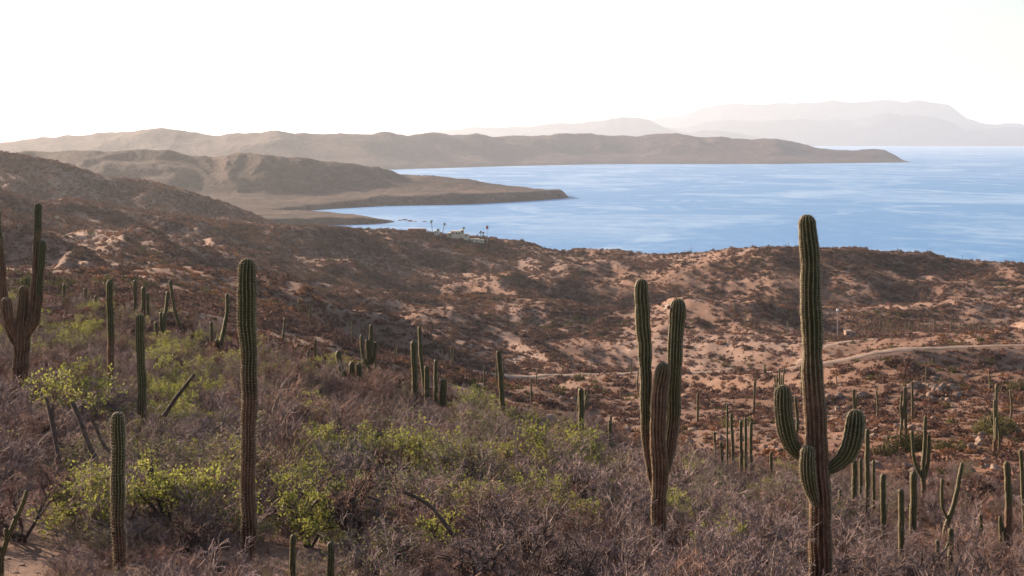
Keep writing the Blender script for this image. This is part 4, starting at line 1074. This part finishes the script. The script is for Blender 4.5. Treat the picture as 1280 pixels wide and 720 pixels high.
# ------------------------------------------------------------------ trees and larger bushes of the foreground
def tree(px, D, H, seed, label, name='bare_tree', n0=5, trunk_r=0.09, leafn=0, leafm='leaf', W=0.8, tw_='twig_red', n1=7, n2=7, n3=5, lean=(0, 0), rt=0.0055):
    rg = np.random.default_rng(seed)
    xx = (px - 640) / F * D
    root = obj(name, None, loc=(xx, D, float(gz(xx, D))))
    tag(root, label, 'tree')
    az = rg.random() * 6.28 + np.arange(n0) * 2 * np.pi / n0 + rg.normal(0, .3, n0); el = rg.uniform(0.85, 1.35, n0)
    st = np.stack([np.cos(az) * trunk_r * .5, np.sin(az) * trunk_r * .5, np.full(n0, -0.1)], 1)
    dr = np.stack([np.cos(az) * np.cos(el) * W + lean[0], np.sin(az) * np.cos(el) * W + lean[1], np.sin(el)], 1)
    lnn = H * rg.uniform(.55, .75, n0)
    A = grow(rg, st, dr, lnn, np.full(n0, trunk_r) * rg.uniform(.7, 1.2, n0), np.full(n0, trunk_r * .4), 7, 0.28, 0.05)
    s1 = children(rg, A[0], A[1], n1, 0.35, 0.7, 0.5, lnn, 0.55, 0.15)
    B = grow(rg, s1[0], s1[1], s1[2], s1[3], np.full(len(s1[3]), rt * 1.6), 5, 0.4, 0.03)
    v1, f1 = tubes(A[0], A[1], 6); v2, f2 = tubes(B[0], B[1], 4)
    obj('trunk', mesh_np('trunk', np.vstack([v1, v2]), np.vstack([f1, f2 + len(v1)]), M['bark']), root)
    s2 = children(rg, B[0], B[1], n2, 0.15, 0.75, 0.55, s1[2], 0.6, 0.08)
    Cc = grow(rg, s2[0], s2[1], s2[2], np.maximum(s2[3] * .6, rt), np.full(len(s2[3]), rt * .8), 4, 0.45, 0.0)
    s3 = children(rg, Cc[0], Cc[1], n3, 0.2, 0.8, 0.55, s2[2], 0.7, 0.05)
    E = grow(rg, s3[0], s3[1], s3[2], np.full(len(s3[3]), rt * .8), np.full(len(s3[3]), rt * .5), 3, 0.4, 0.0)
    v1, f1 = tubes(Cc[0], Cc[1], 3); v2, f2 = tubes(E[0], E[1], 3)
    cr = obj('crown', mesh_np('crown', np.vstack([v1, v2]), np.vstack([f1, f2 + len(v1)]), M[tw_]), root)
    if leafn: obj('leaves', leaves_at(rg, E[0][:, 1:, :].reshape(-1, 3), leafn, 0.05, 0.03, M[leafm]), cr)
    return root
tree(440, 27, 2.1, 11, 'low leafless tree with several dark trunks between leafy bushes', n0=6, trunk_r=.085, W=1.0)
tree(545, 26, 1.7, 12, 'thin crooked dark tree with green leaf tufts', n0=4, trunk_r=.04, leafn=1, W=1.1, lean=(.2, 0), n2=5, n3=3)
tree(385, 26, 1.75, 13, 'small bright green leafy tree beside the low dark-trunked tree', 'leafy_tree', n0=5, trunk_r=.045, leafn=2, W=.75, n2=5, n3=3)
tree(215, 27, 1.9, 14, 'broad bright green leafy tree behind the short dark cactus column', 'leafy_tree', n0=6, trunk_r=.045, leafn=2, W=1.1, n2=5, n3=3)
tree(600, 22.5, 1.5, 15, 'sprawling dead tree with tangled bare branches on dry ground', n0=7, trunk_r=.05, W=1.7, tw_='twig', n3=4)
tree(700, 22, 1.45, 16, 'tangled dead tree with long reaching branches beside the three-stemmed cardon', n0=7, trunk_r=.045, W=1.7, lean=(.25, 0), tw_='twig', n3=4)
tree(20, 24, 1.9, 17, 'bare tree with pale pinkish twigs at the edge of the sand', n0=6, trunk_r=.04, W=1.3, lean=(.15, 0), tw_='twig_red', n3=5)
tree(960, 26, 1.3, 18, 'low tangled thorn tree at the foot of the armed cardon', n0=6, trunk_r=.035, W=1.5, tw_='twig', n3=5)
tree(1110, 26.5, 1.5, 19, 'low grey thorn tree beside tall pointed cactus posts', n0=6, trunk_r=.035, W=1.6, tw_='twig', n3=5)
# dead thorn trees with thick dark limbs, a few shapes copied through the thicket
protos_dead = [tree(px_, d_, 1.45, 30 + q, 'leafless dark-limbed thorn tree ' + w_, 'dead_thorn_tree', n0=6, trunk_r=.034, W=1.5, n1=6, n2=6, n3=4, tw_='twig' if q % 2 else 'twig_red')
               for q, (px_, d_, w_) in enumerate([(255, 23.5, 'between the two nearest single cactus columns'), (480, 22.5, 'seaward of the plump cactus sprout'), (770, 25, 'beside the three-stemmed cardon'), (905, 23.5, 'between the two big branched cardons')])]
for q, (px_, d_, s_, w_) in enumerate([(90, 27, 1.1, 'among the dark dead stems'), (345, 29, .9, 'behind the single cardon column'), (520, 31, 1.0, 'behind the thin crooked tree'), (650, 26, 1.1, 'behind the sprawling dead tree'), (1075, 30, 1.0, 'behind the low grey thorn tree'), (1160, 27, 1.0, 'at the low Y-shaped cactus'),
        (1230, 30, 1.0, 'below the tall brown-footed cactus'), (860, 33, 1.0, 'behind the three-stemmed cardon'), (60, 34, 1.2, 'below the branching cardon cactus'), (300, 36, 1.0, 'beside a white stone in pale green scrub'), (590, 38, 1.1, 'below the brow cluster'), (720, 36, 1.0, 'below the leafy brow')]):
    src = protos_dead[q % 4]; xx = (px_ - 640) / F * d_
    o = src.copy(); COL.objects.link(o); o.location = (xx, d_, float(gz(xx, d_))); o.rotation_euler = (0, 0, q * 1.3); o.scale = (s_ * 1.15, s_ * 1.15, s_ * 1.1)
    tag(o, 'leafless dark-limbed thorn tree ' + w_, 'tree')
    for ch in list(src.children):
        c_ = ch.copy(); COL.objects.link(c_); c_.parent = o
# bigger green bushes of the valley
def bush(px, D, r, mat, seed, label):
    xx = (px - 640) / F * D
    root = obj('round_bush', None, loc=(xx, D, float(gz(xx, D)) - .05), sc=r)
    rg = np.random.default_rng(seed)
    az = rg.random(26) * 6.28; el = rg.uniform(.3, 1.5, 26)
    A = grow(rg, np.zeros((26, 3)), np.stack([np.cos(az) * np.cos(el), np.sin(az) * np.cos(el), np.sin(el)], 1), rg.uniform(.6, .95, 26), np.full(26, .02), np.full(26, .006), 4, .2, .05)
    v1, f1 = tubes(A[0], A[1], 3); obj('stems', mesh_np('stems', v1, f1, M['stem']), root)
    me = clump_mesh('leaves', seed, 2600, mat, 0.045, 0.8); obj('leaves', me, root)
    tag(root, label, 'bush')
for px, py, r, m_, lab in [(1246, 532, 2.2, 'scrub_green', 'round grey-green bush on the orange slope above pale stones'), (1135, 552, 1.9, 'scrub_green', 'yellow-green bush with a dark shaded side below the three-pronged cactus'),
        (1105, 566, 1.6, 'scrub_green', 'dark green bush crowding behind the cactus posts of the armed cardon'), (1275, 482, 2.4, 'scrub_green', 'yellow-green bush on the flat below the road ridge'),
        (352, 452, 2.0, 'scrub_brown', 'dark bluish-brown bush just over the brow beyond the single cardon column'), (1180, 553, 1.0, 'scrub_green', 'small dark green bush on the orange slope'), (570, 470, 2.2, 'scrub_brown', 'dark grey bush on the pale bank beyond the brow cluster')]:
    bush(px, Dat(px, py + 10, 50 if px > 600 else 80), r, M[m_], 800 + int(px), lab)
# crooked dead cactus stems lying in the scrub
def stick(D, pts, r, label):
    pp = np.array([P(a, b, D) for a, b in pts]); C, Rr = catmull(pp, np.linspace(r, r * .7, len(pts)), .25)
    v, f = tubes(C[None], Rr[None] * (1 + .08 * rs.standard_normal(Rr.shape))[None], 7)
    base = C[0].copy()
    o = obj('dead_cactus', mesh_np('dead_cactus', v - base, f, M['bark']), loc=tuple(base)); tag(o, label, 'dead branch', 'dark dead stems poking out of the scrub')
for D, pts, r in [(33, [(205, 520), (218, 500), (232, 482), (243, 468)], .055), (27, [(120, 575), (108, 548), (98, 520), (90, 502)], .055), (28, [(75, 580), (68, 545), (62, 515), (58, 498)], .045), (28, [(72, 580), (70, 550), (66, 522), (66, 505)], .04), (26, [(150, 570), (132, 560), (122, 540), (115, 525)], .04), (24, [(600, 720), (560, 660), (535, 630), (505, 615)], .04)]:
    stick(D, pts, r, 'dark crooked dead cactus stem poking out of the scrub')

# ------------------------------------------------------------------ resort on the skyline, house and poles
def box(name, mat, parent, x0, x1, y0, y1, z0, z1):
    v = [(x0, y0, z0), (x1, y0, z0), (x1, y1, z0), (x0, y1, z0), (x0, y0, z1), (x1, y0, z1), (x1, y1, z1), (x0, y1, z1)]
    f = [(0, 3, 2, 1), (4, 5, 6, 7), (0, 1, 5, 4), (1, 2, 6, 5), (2, 3, 7, 6), (3, 0, 4, 7)]
    return obj(name, mesh_np(name, v, f, mat, smooth=False), parent)
def house(px, D, label, blocks, cat='building', name='villa', lift=0.0):
    xx = (px - 640) / F * D
    root = obj(name, None, loc=(xx, D, float(gz(xx, D)) + lift)); tag(root, label, cat)
    for (x0, x1, y0, y1, h, m_, wins) in blocks:
        w = box('wall', M[m_], root, x0, x1, y0, y1, -3.0, h)
        box('parapet', M[m_], w, x0 - .15, x1 + .15, y0 - .15, y1 + .15, h + .003, h + .35)
        for (a, b, c, d) in wins:
            wf = box('window', M['glass'], root, a, b, y0 - .06, y0 + .02, c, d)
            box('sill', M['white'], wf, a - .1, b + .1, y0 - .16, y0 - .065, c - .15, c)
    return root
DR = 925
house(571, DR, 'cream flat-roofed villa of stepped blocks on the skyline above the bay', [(-4, 2.5, 0, 7, 4.4, 'plaster', [(-3.1, -2.1, 2.8, 3.8), (-.8, .2, 2.8, 3.8), (1.1, 2.0, 2.8, 3.8)]), (2.52, 4.6, 1, 6, 5.2, 'plaster', [(3.1, 4.0, 3.6, 4.7)]), (-6.2, -4.02, 1, 6, 3.2, 'plaster', [(-5.6, -4.6, 1.7, 2.7)]), (4.62, 8, 2, 6, 2.4, 'plaster', [(5.4, 6.5, 1.1, 2.0)])], lift=.5)
house(595, DR, 'low white house with a flat roof at the end of the skyline resort', [(-4, 2, 0, 5, 2.0, 'plaster', [(-3, -2, .8, 1.6), (0, 1, .8, 1.6)]), (2.02, 5, 1, 4, 1.5, 'plaster', [(3, 4, .5, 1.2)])], lift=.5)
house(546, DR, 'small white gatehouse beside palms at the skyline resort', [(-1.6, .6, 0, 3, 2.4, 'white', [(-1, -.2, 1.1, 1.9)]), (.62, 1.6, .5, 3, 3.2, 'white', [])], lift=.5)
house(527, DR, 'low reddish wall building leading up to the skyline resort', [(-9, 3, 0, 4, 2.2, 'tile', [(-7, -5.6, .8, 1.7), (-3, -1.6, .8, 1.7)])], lift=.3)
house(1062, 470, 'tiny pale house on the level pan beyond the road', [(-1.2, .8, 0, 3, 1.9, 'road', [(-.8, -.1, .8, 1.5)]), (.82, 2.2, .6, 2.6, 1.4, 'road', [])], name='small_house')
for px, r, q in [(556, 1.5, 0), (561, 2.0, 1), (566, 1.7, 2), (576, 1.8, 3), (583, 1.5, 4), (590, 1.3, 5), (549, 1.3, 6), (602, 1.2, 7), (535, 1.6, 8), (519, 1.5, 9)]:
    xx = (px - 640) / F * (DR - 4 - q % 3)
    o = obj('garden_bush', None, loc=(xx, DR - 4 - q % 3, float(gz(xx, DR - 4)) - .1), sc=r); tag(o, 'rounded garden bush in front of the skyline resort', 'bush', 'garden bushes of the skyline resort')
    obj('leaves', clump_mesh('leaves', 900 + q, 160, M['scrub_green' if q % 3 else 'scrub_rust'], .17, .9), o)
    v1, f1 = tubes(np.array([[[0, 0, -.2], [.03, 0, .3], [0, .02, .6]]]), np.array([[.09, .07, .03]]), 5); obj('trunk', mesh_np('trunk', v1, f1, M['bark']), o)
def palm(px, D, h, label):
    xx = (px - 640) / F * D
    root = obj('palm_tree', None, loc=(xx, D, float(gz(xx, D)))); tag(root, label, 'palm tree', 'palms of the skyline resort')
    rg = np.random.default_rng(int(px * 7))
    A = grow(rg, np.array([[0, 0, -.5]]), np.array([[rg.normal() * .05, 0, 1.]]), np.array([h + .5]), np.array([.22]), np.array([.16]), 6, .04, 0)
    v, f = tubes(A[0], A[1], 8); obj('trunk', mesh_np('trunk', v, f, M['bark']), root)
    top = A[0][0, -1]; V_, F_ = [], []
    for k in range(22):
        a_ = k * 2.4; el = rg.uniform(-.3, 1.2); d = np.array([math.cos(a_) * math.cos(el), math.sin(a_) * math.cos(el), math.sin(el)]); p = top.copy(); s = np.cross(d, (0, 0, 1)); s /= np.linalg.norm(s) + 1e-6
        L = rg.uniform(1.3, 1.9); n0 = len(V_)
        for q in range(5):
            w_ = [.08, .34, .40, .28, .03][q]
            V_ += [p - s * w_ - np.array([0, 0, .1 * w_]), p + s * w_ - np.array([0, 0, .1 * w_])]
            p = p + d * L / 4; d = d + np.array([0, 0, -.22]); d /= np.linalg.norm(d)
        F_ += [(n0 + 2 * q, n0 + 2 * q + 1, n0 + 2 * q + 3, n0 + 2 * q + 2) for q in range(4)]
    obj('crown', mesh_np('crown', np.array(V_), np.array(F_), M['palm']), root)
for px, h in [(540.5, 8.2), (552.5, 7.6), (600, 6.2), (605, 6.0), (546.5, 5.0), (579, 6.0), (563, 4.0)]:
    palm(px, DR + 6 if px not in (563, 546.5) else DR - 8, h, 'slender palm tree at the skyline resort')
def pole(px, D, h, r, label, head=None):
    xx = (px - 640) / F * D
    root = obj('utility_pole', None, loc=(xx, D, float(gz(xx, D)))); tag(root, label, 'pole')
    v, f = tubes(np.array([[[0, 0, -.5], [0, 0, h * .5], [0, 0, h]]]), np.array([[r, r * .9, r * .7]]), 8); obj('post', mesh_np('post', v, f, M['metal']), root)
    if head == 'sign':
        b = box('tank', M['redpaint'], root, -.75, .75, -.75, .75, h - 2.4, h - .4); box('lid', M['metal'], b, -.85, .85, -.85, .85, h - .39, h - .2)
    else:
        b = box('lamp_arm', M['metal'], root, -.9, .9, -.06, .06, h - .5, h - .36); box('lamp', M['white'], b, -.35, .35, -.3, .3, h - .355, h + .35)
pole(609, DR, 13, .16, 'tall pole with a red tank on top at the skyline resort', 'sign')
pole(1047, 478, 9.2, .16, 'pale lamp pole beside the tiny pale house on the pan')
for k, (px, py, r) in enumerate([(506, 274, 3.0), (513, 275.5, 3.4), (519, 276, 2.0), (531, 276, 2.2), (500, 274.5, 2.0)]):
    D = sh(py + 1.2); o = obj('sea_rock', rk[k], loc=((px - 640) / F * D, D, .2), rz=k, sc=(r * 1.6, r, r * .7)); tag(o, 'dark rock breaking the water off the tip of the spit', 'rock', 'rocks off the spit')

# ------------------------------------------------------------------ haze
hx, h0, h1, hb, ht = 95000.0, -3000.0, 95000.0, -12.0, 1100.0
hv = [(-hx, h0, hb), (hx, h0, hb), (hx, h1, hb), (-hx, h1, hb), (-hx, h0, ht), (hx, h0, ht), (hx, h1, ht), (-hx, h1, ht)]
hf = [(0, 3, 2, 1), (4, 5, 6, 7), (0, 1, 5, 4), (1, 2, 6, 5), (2, 3, 7, 6), (3, 0, 4, 7)]
hm = bpy.data.materials.new('haze'); hm.use_nodes = True
hm.node_tree.nodes.remove(hm.node_tree.nodes['Principled BSDF'])
pv = hm.node_tree.nodes.new('ShaderNodeVolumePrincipled')
pv.inputs['Density'].default_value = HAZE
pv.inputs['Color'].default_value = (0.86, 0.90, 0.97, 1)
pv.inputs['Anisotropy'].default_value = 0.45
hm.node_tree.links.new(pv.outputs[0], hm.node_tree.nodes['Material Output'].inputs['Volume'])
haze = obj('haze', mesh_np('haze', hv, hf, hm, smooth=False))
tag(haze, 'pale sunlit sea haze filling the air over the bay', 'haze', kind='stuff')
